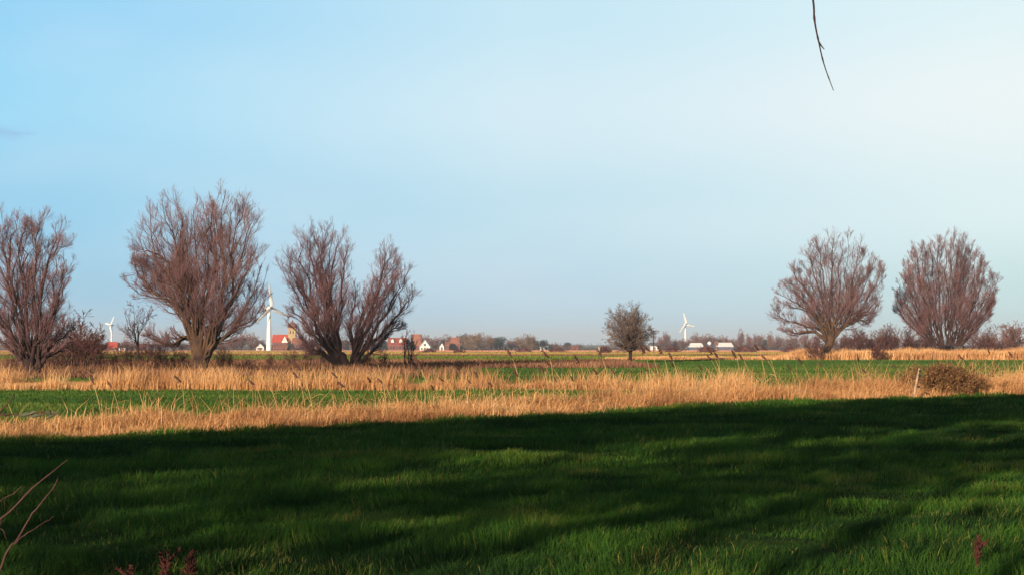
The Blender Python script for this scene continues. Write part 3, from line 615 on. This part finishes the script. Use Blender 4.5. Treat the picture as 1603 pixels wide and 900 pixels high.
# ---------------------------------------------------------------- village
def house(px0, px1, wall_py, ridge_py, Y, wall_, roof_, label, gable=False, chim=False, win=3, name='village_house', dep=None, hip=0.0, door=True):
    a, b_ = at(px0, wall_py, Y), at(px1, wall_py, Y); wdt = b_.x-a.x; B = gat((px0+px1)/2, Y); wh_ = max(1.6, a.z-B.z); rh = at(px0, ridge_py, Y).z-a.z
    root = empty(name, B); tag(root, label, 'building'); D = dep or (9 if not gable else 13); o_ = .35
    gg = Geo()
    if gable: gg.prism([(-wdt/2, -1), (wdt/2, -1), (wdt/2, wh_), (0, wh_+rh), (-wdt/2, wh_)], 'y', 0, D)
    else: gg.prism([(0, -1), (D, -1), (D, wh_), (D/2, wh_+rh), (0, wh_)], 'x', -wdt/2, wdt/2)
    gg.build('wall', M[wall_], root)
    gg = Geo(); tk = .22
    if gable:
        k_ = rh/(wdt/2)
        for s in (-1, 1): gg.prism([(s*(wdt/2+o_), wh_-o_*k_+.02), (0, wh_+rh+.02), (0, wh_+rh+tk+.1), (s*(wdt/2+o_), wh_-o_*k_+tk+.1)], 'y', -.4, D+.4)
    else:
        k_ = rh/(D/2); hx = hip*wdt/2
        if hip: 
            b0 = len(gg.v); z0 = wh_+.02
            for p in ((-wdt/2-o_, -o_, z0), (wdt/2+o_, -o_, z0), (wdt/2+o_, D+o_, z0), (-wdt/2-o_, D+o_, z0), (-wdt/2+hx, D/2, z0+rh+.2), (wdt/2-hx, D/2, z0+rh+.2)): gg.v.append(p)
            for f_ in ((0, 1, 5, 4), (1, 2, 5), (2, 3, 4, 5), (3, 0, 4), (3, 2, 1, 0)): gg.f.append([b0+i_ for i_ in f_])
        else:
            gg.prism([(-o_, wh_-o_*k_+.02), (D/2, wh_+rh+.02), (D/2, wh_+rh+tk+.1), (-o_, wh_-o_*k_+tk+.1)], 'x', -wdt/2-.3, wdt/2+.3)
            gg.prism([(D+o_, wh_-o_*k_+.02), (D/2, wh_+rh+.02), (D/2, wh_+rh+tk+.1), (D+o_, wh_-o_*k_+tk+.1)], 'x', -wdt/2-.3, wdt/2+.3)
    rf = gg.build('roof', M[roof_], root)
    if chim: gg = Geo(); gg.box((wdt*.22, D/2, wh_+rh+.5), (.9, .9, 1.8)); gg.build('chimney', M['brick'], rf)
    for i in range(win):
        x = (-.5+(i+.5)/win)*wdt*.86
        gg = Geo(); gg.box((x, -.03, wh_*.55), (min(1.1, wdt/win*.5), .08, min(1.3, wh_*.5))); gg.build('window', M['dark'], root)
    if gable and rh > 2.5: gg = Geo(); gg.box((0, -.03, wh_+rh*.35), (wdt*.22, .08, rh*.28)); gg.build('window', M['dark'], root)
    if door: gg = Geo(); gg.box((wdt*.02, -.05, min(1.05, wh_*.45)), (1.0, .1, min(2.1, wh_*.9))); gg.build('door', M['brick'], root)
    return root
# church: nave, gabled transept, tower
B = gat(440, 880); root = empty('village_church', B); tag(root, 'village church with red tiled nave and yellow-walled tower, right of the largest turbine', 'church')
m_ = 880/F
gg = Geo(); gg.prism([(0, -1), (9, -1), (9, 5.6), (4.5, 9.6), (0, 5.6)], 'x', -5.6, 5.0); gg.build('wall', M['brick'], root)
gg = Geo()
gg.prism([(-.5, 5.2), (4.5, 9.7), (4.5, 10.0), (-.5, 5.5)], 'x', -6, 5.1); gg.prism([(9.5, 5.2), (4.5, 9.7), (4.5, 10.0), (9.5, 5.5)], 'x', -6, 5.1); gg.build('roof', M['tile_red'], root)
gg = Geo(); gg.prism([(.6, 5.0), (4.4, 5.0), (2.5, 8.9)], 'y', -1.6, -.55); gg.build('gable', M['white_wall'], root)
gg = Geo(); gg.box((2.5, -1.0, 2), (3.6, 1.0, 6)); gg.build('porch', M['brick'], root)
gg = Geo(); gg.box((6.4, 4, 6.6), (4.6, 4.6, 15.2)); tw = gg.build('tower', M['cream'], root)
for x in (5.5, 7.3): gg = Geo(); gg.box((x, 1.68, 11.4), (.7, .1, 1.8)); gg.build('belfry_opening', M['dark'], tw)
gg = Geo(); gg.lathe([(3.3, 14.2), (3.1, 14.8), (2.6, 16.2), (1.5, 17.4), (.5, 18.2), (.12, 19.4)], (6.4, 4, 0), 8); gg.build('cap', M['brick'], tw)
for x in (-4.2, -2.2, -.2): gg = Geo(); gg.box((x, -.03, 3.0), (.8, .08, 2.2)); gg.build('window', M['dark'], root)
house(401, 413, 543, 537, 860, 'white_wall', 'slate', 'small white gabled house left of the largest turbine', True, win=2)
house(427, 449, 547, 543, 850, 'brick', 'tile_orange', 'long low pink-roofed house in front of the church', win=4)
house(457, 472, 536, 529, 870, 'brick', 'tile_orange', 'orange-roofed house right of the church tower', chim=True)
house(487, 505, 543, 538, 900, 'white_wall', 'tile_orange', 'pink-roofed white house behind the low-forked willow stems', chim=False)
rr = house(607, 636, 540, 529, 880, 'brick', 'tile_dull', 'wide red-roofed farmhouse with two white dormers', chim=True, win=5, dep=12)
for x in (-3.0, 2.2):
    gg = Geo(); gg.prism([(x-.9, 5.0), (x+.9, 5.0), (x+.9, 6.3), (x, 7.2), (x-.9, 6.3)], 'y', 1.2, 3.6); gg.build('dormer', M['white_wall'], rr)
house(643, 660, 541, 523, 890, 'brick', 'tile_orange', 'steep orange-roofed house left of the white gabled house', hip=.5)
house(657, 673, 543, 532.5, 860, 'white_wall', 'sheet', 'white gabled house with dark window, centre of the village', True, win=3)
house(688, 695, 542, 536.5, 870, 'white_wall', 'slate', 'little white gable with blue slate roof right of the centre house', True, win=1)
house(697, 703, 540, 535, 900, 'brick', 'tile_orange', 'narrow house with orange roof left of the large orange roof', win=1)
house(704, 720, 539, 528, 910, 'brick', 'tile_orange', 'large orange-roofed house among tan trees', hip=.4, chim=True)
house(779, 786, 541, 534.5, 930, 'cream', 'tile_orange', 'pale orange gabled house far right of the village', True, win=1)
house(789, 794, 541, 538.5, 940, 'white_wall', 'sheet', 'tiny white house at the right end of the village', win=1)
house(846, 858, 545.5, 542, 940, 'white_wall', 'sheet', 'low white shed right of the domed tan tree', win=2, door=False)
house(163, 183, 546, 537, 800, 'brick', 'tile_red', 'red-roofed brick house below the small left turbine', hip=.3, win=3)
house(186, 196, 545, 541.5, 790, 'white_wall', 'slate', 'low white cottage right of the red-roofed brick house', win=2)
house(215, 228, 546, 540, 820, 'brick', 'tile_red', 'small red-roofed house behind the thin sapling', win=2)
house(228, 269, 551, 547, 640, 'slate', 'slate', 'long low blue-grey shed left of the tallest willow', win=6, dep=7)
house(1079, 1102, 543, 536.8, 900, 'slate', 'sheet', 'low barn with bright white roof below the right turbine', win=0, dep=7, hip=.25)
house(1105, 1120, 542, 538, 930, 'slate', 'slate', 'grey farm building between the two white-roofed barns', win=2)
house(1121, 1126, 541, 534, 925, 'cream', 'tile_orange', 'narrow orange house touching the right white-roofed barn', True, win=1)
house(1124.5, 1148, 542.5, 536.4, 900, 'slate', 'sheet', 'low barn with bright white roof, right one of the pair', win=0, dep=7, hip=.15)
house(893, 905, 545, 542, 1000, 'brick', 'tile_orange', 'tiny low red house in the far open land', win=1)
house(1019, 1031, 541, 536.5, 1000, 'white_wall', 'slate', 'pale green-grey farm shed right of the lone round tree', win=1)
# silo ball, far posts
p = gat(1110.5, 905); root = empty('white_silo', (p.x, 905, p.z)); tag(root, 'small round white silo between the two white-roofed barns', 'silo')
zc = at(1110, 537, 905).z-p.z
gg = Geo(); gg.lathe([(.9, -.5), (.9, zc-1.2)], S=12); gg.build('stand', M['slate'], root, False)
gg = Geo(); gg.lathe([(.5, zc-1.3), (1.1, zc-.8), (1.35, zc), (1.1, zc+.8), (.3, zc+1.3)], S=14); gg.build('tank', M['sheet'], root, True)
p = gat(937.5, 330); root = empty('marker_post', p); tag(root, 'short pale stone post in the open land left of the lone tree', 'post')
gg = Geo(); gg.box((0, 0, .7), (.38, .38, 1.5)); gg.build('shaft', M['wood'], root); gg = Geo(); gg.box((0, 0, 1.50), (.46, .46, .12), 0, .6); gg.build('cap', M['wood'], root)
p = gat(1023, 520); root = empty('power_pole', p); tag(root, 'thin dark power pole just right of the lone round tree', 'pole')
hz_ = at(1023, 516, 520).z-p.z
gg = Geo(); gg.tube([(0, 0, -.5), (0, 0, hz_)], [.2, .14], 8); gg.build('shaft', M['bark_dark'], root)
for dz in (.35, 1.3, 2.2): gg = Geo(); gg.box((0, 0, hz_-dz), (1.9, .16, .16)); gg.build('crossarm', M['bark_dark'], root)
# brush heaps in the far fields
rgh = np.random.default_rng(77)
def heap(p, wdt, hgt, label, seed):
    rg = np.random.default_rng(seed); root = empty('brush_heap', p); tag(root, label, 'brush heap', 'dark brush heaps in the far fields')
    nx, ny = 22, 12; X_, Y_ = np.meshgrid(np.linspace(-1, 1, nx), np.linspace(-1, 1, ny)); r_ = np.clip(1-np.sqrt(X_**2+Y_**2), 0, 1)
    Z_ = hgt*(r_**.7)*(.55+.9*vnoise(X_*3+seed, Y_*3, seed))-.15; ii_ = np.arange(nx*ny).reshape(ny, nx)
    q_ = np.stack([ii_[:-1, :-1], ii_[:-1, 1:], ii_[1:, 1:], ii_[1:, :-1]], -1).reshape(-1, 4)
    mesh_obj('pile', np.stack([X_*wdt/2, Y_*wdt*.3, Z_], -1).reshape(-1, 3), q_, M['bare_soil'], root)
    n_ = 160; c = np.stack([rg.uniform(-.42, .42, n_)*wdt, rg.uniform(-.2, .2, n_)*wdt, np.zeros(n_)], -1); c[:, 2] = hgt*.45*(1-np.abs(c[:, 0])/(wdt*.5))
    D_ = rg.normal(size=(n_, 3)); D_[:, 2] = np.abs(D_[:, 2])*.8; D_ /= np.linalg.norm(D_, axis=1, keepdims=True); l_ = rg.uniform(.4, 1.0, n_)*hgt
    PP = c[:, None]+D_[:, None]*l_[:, None, None]*np.linspace(0, 1, 3)[None, :, None]; v, f = tubes(PP, np.full((n_, 3), .05), 3); mesh_obj('branches', v, f, M['scrub'], root)
for i, (x0, x1, ty, Y_, lb) in enumerate([(1040,1062,541,430,'brush heap below the small right turbine'), (1094,1119,539.5,410,'brush heap in front of the grey farm building'), (1150,1184,540,430,'widest brush heap, right of the two white-roofed barns'), (1226,1249,539.5,440,'brush heap nearest the fan-crowned willow'),
        (940,954,541.5,340,'brush heap beside the pale stone post'), (709,727,546,380,'brush heap below the large orange-roofed house'), (809,832,543,480,'brush heap below the domed tan tree'), (860,884,543,500,'brush heap right of the low white shed'), (664,682,545,420,'brush heap in front of the white gabled centre house')]):
    p = gat((x0+x1)/2, Y_); heap(p, (x1-x0)/F*Y_*1.1, max(.8, at(x0, ty, Y_).z-p.z), 'dark reddish '+lb, 300+i)
# ---------------------------------------------------------------- far trees
def evergreen(name, loc, H, Wd, seed):
    rg = np.random.default_rng(seed); root = empty(name, loc)
    gg = Geo(); gg.tube([(0, 0, -.2), (0, 0, H*.4), (0, 0, H*.8)], [.3, .22, .08], 6); gg.build('trunk', M['bark_dark'], root)
    n_ = 1500; cs = rg.normal(size=(16, 3))*np.array([Wd*.22, Wd*.22, H*.17])+np.array([0, 0, H*.52]); c = cs[rg.integers(0, 16, n_)]+rg.normal(size=(n_, 3))*np.array([Wd*.11, Wd*.11, H*.09])
    c[:, 2] = np.clip(c[:, 2], .2, H); a = rg.normal(size=(n_, 3)); a /= np.linalg.norm(a, axis=1, keepdims=True); b_ = np.cross(a, rg.normal(size=(n_, 3))); b_ /= np.linalg.norm(b_, axis=1, keepdims=True); s_ = rg.uniform(.15, .4, n_)[:, None]
    V = np.stack([c-a*s_, c-b_*s_, c+a*s_, c+b_*s_], 1).reshape(-1, 3); mesh_obj('crown', V, np.arange(n_*4).reshape(-1, 4), M['evergreen'], root, rnd=np.repeat(rg.random(n_), 4)); return root
FP = {}
FP['red'] = [bare_tree('bare_tree', 'x', (0, 0, 0), 10, 9, 400+i, ('bark_dark', 'twig_far_red'), n0=22, tr=.3, twig_r=.035, stem=.18, k3=2, cat='tree') for i in range(4)]
FP['tan'] = [bare_tree('bare_tree', 'x', (0, 0, 0), 10, 10, 420+i, ('bark', 'twig_far_tan'), n0=26, tr=.3, twig_r=.04, stem=.14, k3=2, cat='tree') for i in range(3)]
FP['dark'] = [evergreen('evergreen_tree', (0, 0, 0), 10, 8, 440+i) for i in range(3)]
fu = {k_: [True]*len(v) for k_, v in FP.items()}
LBL = {'red': ('reddish-brown bare tree in the hazy tree line on the horizon', 'reddish bare trees along the horizon'), 'tan': ('rounded tan bare tree in the hazy tree line on the horizon', 'tan rounded trees along the horizon'), 'dark': ('dark blue-green evergreen tree in the hazy tree line on the horizon', 'dark evergreens along the horizon')}
FT = []   # photo x, top y, width px, kind, distance
FT += [(560,530,26,'red',900),(585,531,24,'red',920),(600,534,20,'dark',900),(665,526,26,'red',960),(682,527,26,'red',950),(700,526,22,'red',960),(728,523,24,'dark',980),(722,526,28,'tan',930),(740,522.5,30,'tan',900),(752,523,30,'tan',890),(768,527,20,'red',930),(776,528,18,'dark',950),(784,527.5,18,'dark',930),(800,532,18,'red',950),(812,530,20,'red',950),(824,524.5,28,'tan',900),(836,532,18,'dark',920),(850,532,14,'dark',930),(858,538,12,'dark',980),(868,538,14,'red',1050),(888,536,14,'dark',1050),(905,539,14,'red',1100),(640,530,20,'dark',930)]
FT += [(20,534,30,'red',700),(45,533,26,'red',720),(75,531,26,'red',700),(115,530,26,'red',650),(140,529,24,'red',700),(160,535,20,'red',760),(200,533,22,'red',700),(224,536,20,'red',720),(245,537,20,'red',760),(262,538,22,'red',720),(285,536,22,'red',700),(302,537,22,'red',740),(345,534,24,'red',720),(365,529,22,'red',760),(378,524,22,'red',760),(393,524,22,'red',800),(405,530,18,'red',900),(470,530,20,'dark',900),(490,529,24,'red',940),(510,532,22,'red',920),(530,529,24,'red',920),(452,538,14,'dark',860),(545,531,20,'dark',930)]
FT += [(1034,530,16,'red',1000),(1042,521,16,'red',1000),(1058,530,18,'red',1020),(1070,532,18,'red',980),(1088,523,14,'red',1050),(1082,531,18,'red',1000),(1100,524,24,'red',1000),(1110,525,24,'red',1010),(1128,527,18,'red',1020),(1140,528,20,'red',1000),(1148,531,14,'red',980),(1160,518.5,11,'red',950),(1172,525,14,'red',950),(1184,524,16,'red',900),(1192,522,12,'red',960),(1206,522,12,'red',940),(1200,531,18,'dark',950),(1218,526,16,'red',900),(1232,526,18,'red',900),(1245,528,18,'red',900),(1260,522,18,'red',880),(1276,524,20,'red',860),(1300,526,22,'red',860),(1322,527,20,'red',860),(1342,527,20,'red',860),(1130,535,12,'dark',1000),(1212,534,16,'red',900),(1155,533,14,'red',1000),(1176,533,14,'red',1000),(1095,533,16,'red',1050),(1050,534,14,'red',1050)]
FT += [(1540,524,22,'red',700),(1556,526,20,'red',720),(1450,527,22,'red',760),(1425,527,22,'red',760),(1400,526,22,'red',760),(1380,527,20,'red',760),(1360,527,20,'red',800)]
ftl = {'red': [], 'tan': [], 'dark': []}
for i, (px, ty, wpx, kd, Yd) in enumerate(FT):
    p = gat(px, Yd); hh = at(px, ty, Yd).z-p.z+.2; ww = wpx/F*Yd*1.15
    s0 = ww/(9 if kd != 'dark' else 8); o = place(FP[kd], fu[kd], i, p, (s0, s0, hh/9.6), random.uniform(0, 6), LBL[kd][0], 'tree', LBL[kd][1]); ftl[kd].append((px, o))
for k_, nm_ in (('red', 'far reddish bare tree'), ('tan', 'far rounded tan tree'), ('dark', 'far dark evergreen')):
    ordinal_labels(ftl[k_], [(90, 'behind the leftmost willow'), (215, 'around the small left turbine'), (312, 'left of the tallest trunk'), (421, 'left of the largest turbine'), (520, 'around the church'), (606, 'behind the low-forked willow'), (700, 'around the white gabled house'), (790, 'behind the large orange roof'), (930, 'right of the tiny white house'), (1073, 'left of the small right turbine'), (1112, 'behind the left white-roofed barn'), (1150, 'behind the right white-roofed barn'), (1210, 'just right of the barns'), (1292, 'left of the fan-crowned willow'), (1400, 'right of the fan-crowned willow'), (2000, 'around the many-stemmed willow')], nm_)
o = copy_tree(FP['red'][0]); p = gat(1590, 330); o.location = p; o.scale = (.80, .80, .80); tag(o, 'reddish bare tree beyond the reeds at the right edge', 'tree'); del o['group']
# hedges that close the far fields
def hedge(x0, x1, Yd, h0, seed, label, matn='twig_far_red', dens=5.0):
    rg = np.random.default_rng(seed); a, b_ = gat(x0, Yd), gat(x1, Yd); Lh = b_.x-a.x; root = empty('hedge', a); tag(root, label, 'hedge')
    n_ = int(Lh*dens); X_ = rg.random(n_)*Lh; Y_ = rg.normal(0, 2, n_); hh = h0*(.45+1.1*fbm((X_+a.x)*.07, X_*0+seed, seed))*rg.uniform(.6, 1.1, n_)
    P0 = np.stack([X_, Y_, np.zeros(n_)], -1)[:, None]+np.stack([np.cumsum(rg.normal(0, .12, (n_, 4)), 1)*h0*.4, rg.normal(0, .2, (n_, 4)), hh[:, None]*np.linspace(0, 1, 4)[None]], -1)
    R0 = np.tile(np.array([[.07, .05, .04, .03]]), (n_, 1))*Yd/900; v, f = tubes(P0, R0, 3); mesh_obj('stems', v, f, M['bark_dark'], root)
    P1, R1 = spawn(P0, R0, 7, .1, 1, (30, 70), (.2, .45), .08, 4, .15, rg, .8, .035*Yd/900); v, f = tubes(P1, R1, 3); mesh_obj('branches', v, f, M[matn], root)
hedge(-30, 560, 1010, 5.5, 501, 'long reddish bare hedge behind the houses at the left')
hedge(560, 900, 1000, 5.5, 502, 'reddish bare hedge closing the village behind its orange roofs')
hedge(880, 1040, 1250, 2.6, 503, 'low thin hedge on the open horizon left of the lone tree')
hedge(1030, 1370, 1060, 5.6, 504, 'purple bare hedge behind the white-roofed barns')
hedge(1360, 1640, 620, 5.2, 505, 'purple-brown bare hedge behind the rightmost large willow', 'scrub')
# very far land
hedge(-60, 1660, 2600, 6.5, 506, 'faint blue hedge line along the whole horizon', 'evergreen', .5)
# ---------------------------------------------------------------- near plants: twigs at the left edge, hanging twig, docks
def n4(x, y, Y=4.0): return tuple(at(x, y, Y))
def z8(zx, zy, Y=4.0): return n4(zx/3, 600+zy/3, Y)
rt = Vector((-2.25, 4.0, float(ground(-2.25, 4.0))))
root = empty('bare_shrub', rt); tag(root, 'reddish bare shrub stems reaching in at the lower left corner', 'shrub')
def rel(pts): return np.array([np.array(p)-np.array(rt) for p in pts])
def twig(pts, r0, r1, name='stem', mt='twig_near', parent=None, K=18, S=7, nodes=True):
    P = resample(rel(pts), K); rg = np.random.default_rng(len(pts)*7+K); P[1:-1] += rg.normal(0, .0010, (K-2, 3)); Rr = np.linspace(r0, r1, K)*.38
    if nodes: Rr = Rr*(1+.4*(np.arange(K) % 4 == 2))
    v, f = tubes(P[None], Rr[None], S); return mesh_obj(name, v, f, M[mt], parent or root, smooth_=True)
r0_ = tuple(rt)
s1 = twig([r0_, (-1.95, 4.0, .55), z8(-160, 800), z8(0, 640), z8(60, 590), z8(150, 490), z8(200, 450), z8(250, 410), z8(320, 355)], .011, .0022)
s2 = twig([r0_, (-1.75, 4.0, .35), z8(0, 870), z8(60, 770), z8(110, 680), z8(145, 620), z8(180, 580), z8(250, 490), z8(266, 460), z8(270, 428)], .010, .0030)
twig([z8(78, 748), z8(100, 720), z8(150, 690), z8(200, 655), z8(255, 622)], .0045, .0016, 'side_twig', parent=s2)
twig([r0_, (-2.1, 4.0, .8), z8(-120, 620), z8(0, 550), z8(60, 515), z8(105, 480)], .008, .0020)
twig([r0_, (-2.2, 4.0, .9), z8(-110, 230), z8(-30, 165), z8(20, 110), z8(50, 75), z8(64, 45)], .010, .0026)
s3 = twig([r0_, (-2.3, 4.0, 1.0), z8(-130, 160), z8(-20, 150), z8(60, 145), z8(110, 150), z8(160, 140), z8(220, 138), z8(268, 142)], .009, .0028)
for (x, y, a, s) in ((118, 146, .2, 1), (170, 152, .1, .9), (245, 150, .6, 1.0), (232, 140, -.5, .7), (150, 138, .4, .7)):
    c = Vector(z8(x, y))-rt; gg = Geo(); l = .022*s; u_ = Vector((math.cos(a), .3, math.sin(a))); vv = Vector((-math.sin(a)*.4, .3, math.cos(a)*.5))
    gg.v = [tuple(c-u_*l), tuple(c-vv*l*.45), tuple(c+u_*l), tuple(c+vv*l*.45+Vector((0, .004, .003))), tuple(c+Vector((0, -.006, -.002)))]; gg.f = [[0, 1, 4], [1, 2, 4], [2, 3, 4], [3, 0, 4]]; gg.build('leaf', M['leaf_pale'], s3)
for (pts, r_) in (([r0_, (-1.9, 3.95, .2), n4(-40, 1010), n4(5, 960), n4(20, 925)], .004), ([r0_, (-2.0, 4.0, .3), z8(-70, 760), z8(0, 680), z8(30, 730)], .0035)):
    twig(pts, r_*1.6, r_*.5)
# tree whose branch hangs over the camera: trunk stands outside the view on the right
tr_ = Vector((4.6, 1.6, float(ground(4.6, 1.6)))); root2 = empty('overhanging_tree', tr_); tag(root2, 'overhanging tree with one thin drooping twig hanging in from the top right', 'tree')
gg = Geo(); gg.tube([(0, 0, -.2), (0, 0, 1), (.05, .05, 2.6), (-.1, .1, 4.2), (.2, 0, 6.5)], [.24, .19, .17, .13, .05], 12); gg.build('trunk', M['bark'], root2, True)
def T2(p): return tuple(Vector(p)-tr_)
tp = Vector(n4(1273, 0)); P = resample([(-.05, .08, 3.4), T2((3.6, 2.6, 4.3)), T2((2.2, 3.6, 4.4)), T2((1.2, 4.0, 3.9)), T2((.86, 4.0, 3.3))], 16)
v, f = tubes(P[None], np.linspace(.06, .006, 16)[None], 8); lb = mesh_obj('branch', v, f, M['bark'], root2, smooth_=True)
h6 = lambda zx, zy: T2(n4(1240+zx/5.62, zy/5.62))
rgt = np.random.default_rng(4)
P = resample([T2((.86, 4.0, 3.3)), T2((.84, 4.0, 3.0)), h6(185, 0), h6(194, 150), h6(212, 270), h6(235, 375), h6(262, 500), h6(292, 605), h6(330, 710), h6(364, 800)], 30)
v, f = tubes(P[None], np.linspace(.0036, .0010, 30)[None]*(1+.35*(np.arange(30) % 5 == 0)), 6); tg_ = mesh_obj('twig', v, f, M['bark_dark'], lb, smooth_=True)
P = resample([h6(234, 372), h6(258, 408), h6(284, 438)], 6); v2, f2 = tubes(P[None], np.linspace(.0028, .0013, 6)[None], 5)
me = tg_.data; v3, f3 = join([(v, f), (v2, f2)]); bpy.data.objects.remove(tg_); mesh_obj('twig', v3, f3, M['bark_dark'], lb, smooth_=True)
rg = np.random.default_rng(88)   # rest of that tree's crown, outside the view
P0 = np.array([resample([(0, 0, rg.uniform(3, 6)), (rg.uniform(-.6, .8), rg.uniform(-1, .3), rg.uniform(4.5, 6.5)), (rg.uniform(-1.0, 2), rg.uniform(-2, .4), rg.uniform(6, 8.5))], 8) for _ in range(12)])
R0 = np.tile(np.linspace(.05, .01, 8)[None], (12, 1)); P1, R1 = spawn(P0, R0, 10, .2, 1, (25, 60), (.3, .5), .03, 5, .1, rg, .6, .003); v, f = join([tubes(P0, R0, 5), tubes(P1, R1, 3)]); mesh_obj('crown', v, f, M['bark'], root2)
# dried docks in the foreground
def dock(p, H, seed, label):
    rg = np.random.default_rng(seed); root = empty('dried_dock', p); tag(root, label, 'plant')
    P0 = np.array([resample([(0, 0, -.02), (rg.normal()*.02, rg.normal()*.02, H*.5), (rg.normal()*.06, rg.normal()*.05, H*rg.uniform(.8, 1))], 8) for _ in range(4)]); R0 = np.tile(np.linspace(.005, .002, 8)[None], (4, 1))
    v, f = tubes(P0, R0, 4); mesh_obj('stalks', v, f, M['dock'], root)
    P1, R1 = spawn(P0, R0, 26, .35, 1, (20, 60), (.08, .2), .05, 3, .15, rg, 1.2, .004); R1[:] = .006; v, f = tubes(P1, R1, 4); mesh_obj('seed_heads', v, f, M['dock'], root)
for i, (px, Yd, H, lb) in enumerate([(262,10.6,.30,'rust-red dried dock at the bottom edge, tallest of three together'),(300,10.7,.27,'rust-red dried dock at the bottom edge, right of its taller neighbour'),(205,10.5,.2,'low rust-red dried dock at the bottom edge, left one'),(1528,11.0,.32,'lone rust-red dried dock at the lower right corner')]):
    dock(gat(px, Yd), H, 600+i, lb)
# ---------------------------------------------------------------- row of tall trees outside the view that throws the long shade over the near meadow
DR = Vector((math.sin(R_(49.6)), math.cos(R_(49.6)), 0))
def SN(s, n_): return Vector((s*DR.x+n_*DR.y, s*DR.y-n_*DR.x, 0))
def dense_tree(p, H, Wd, seed, n_=5200, s=.26, lo=6.2):
    rg = np.random.default_rng(seed); root = empty('ivy_clad_tree', (p.x, p.y, float(ground(p.x, p.y))))
    tag(root, 'tall ivy-clad tree in the row outside the view that shades the near meadow', 'tree', 'tall trees shading the near meadow')
    gg = Geo(); gg.tube([(0, 0, -.3), (.1, 0, H*.3), (0, 0, H*.9)], [.11, .09, .04], 10); gg.build('trunk', M['bark'], root, True)
    zz = np.concatenate([rg.uniform(10.4, H, int(n_*.52)), rg.uniform(8.7, 10.5, int(n_*.007)), rg.uniform(lo, 8.7, int(n_*.030*(8.7-lo))), rg.uniform(1.2, lo, int(n_*.003)), rg.uniform(0, .8, int(n_*.04))]); n_ = len(zz); t_ = zz/H  # leaves set in height bands with gaps to shape the meadow's shade
    prof = np.interp(t_, [0, .5, .9, 1], [1, 1, .95, .7])*Wd/2; a = rg.uniform(0, 6.283, n_); rr_ = prof*np.sqrt(rg.random(n_))*(.85+.4*vnoise(a*2, t_*8, seed))
    c = np.stack([rr_*np.cos(a), rr_*np.sin(a), zz], -1); A = rg.normal(size=(n_, 3)); A /= np.linalg.norm(A, axis=1, keepdims=True); B_ = np.cross(A, rg.normal(size=(n_, 3))); B_ /= np.linalg.norm(B_, axis=1, keepdims=True)
    V = np.stack([c-A*s, c-B_*s*.6, c+A*s, c+B_*s*.6], 1).reshape(-1, 3); mesh_obj('crown', V, np.arange(n_*4).reshape(-1, 4), M['foliage'], root)
for i in range(20):
    lo_ = float(np.interp(-82+i*3.9, [-60, -36, -24, -8], [6.9, 8.0, 6.2, 5.5]))+random.uniform(-.3, .3)
    dense_tree(SN(-82+i*3.9+random.uniform(-.4, .4), .8+random.uniform(-.5, .5)), 13.3+random.uniform(-.45, .35), 4.6, 700+i, random.choice((2300, 2900, 3400)), lo=lo_)
# ---------------------------------------------------------------- haze
HZ = 1
if HZ:
    gg = Geo(); gg.box((0, 4350, 30), (10200, 9400, 70)); hm = bpy.data.materials.new('haze'); hm.use_nodes = True; t = hm.node_tree
    t.nodes.remove(t.nodes['Principled BSDF']); pv = t.nodes.new('ShaderNodeVolumePrincipled'); pv.inputs['Density'].default_value = .00018; pv.inputs['Color'].default_value = (.80, .88, 1.0, 1); pv.inputs['Anisotropy'].default_value = 0.0
    t.links.new(pv.outputs[0], t.nodes['Material Output'].inputs['Volume']); hz = gg.build('haze', hm); tag(hz, 'thin pale haze over the far fields', kind='stuff'); hz.display_type = 'WIRE'
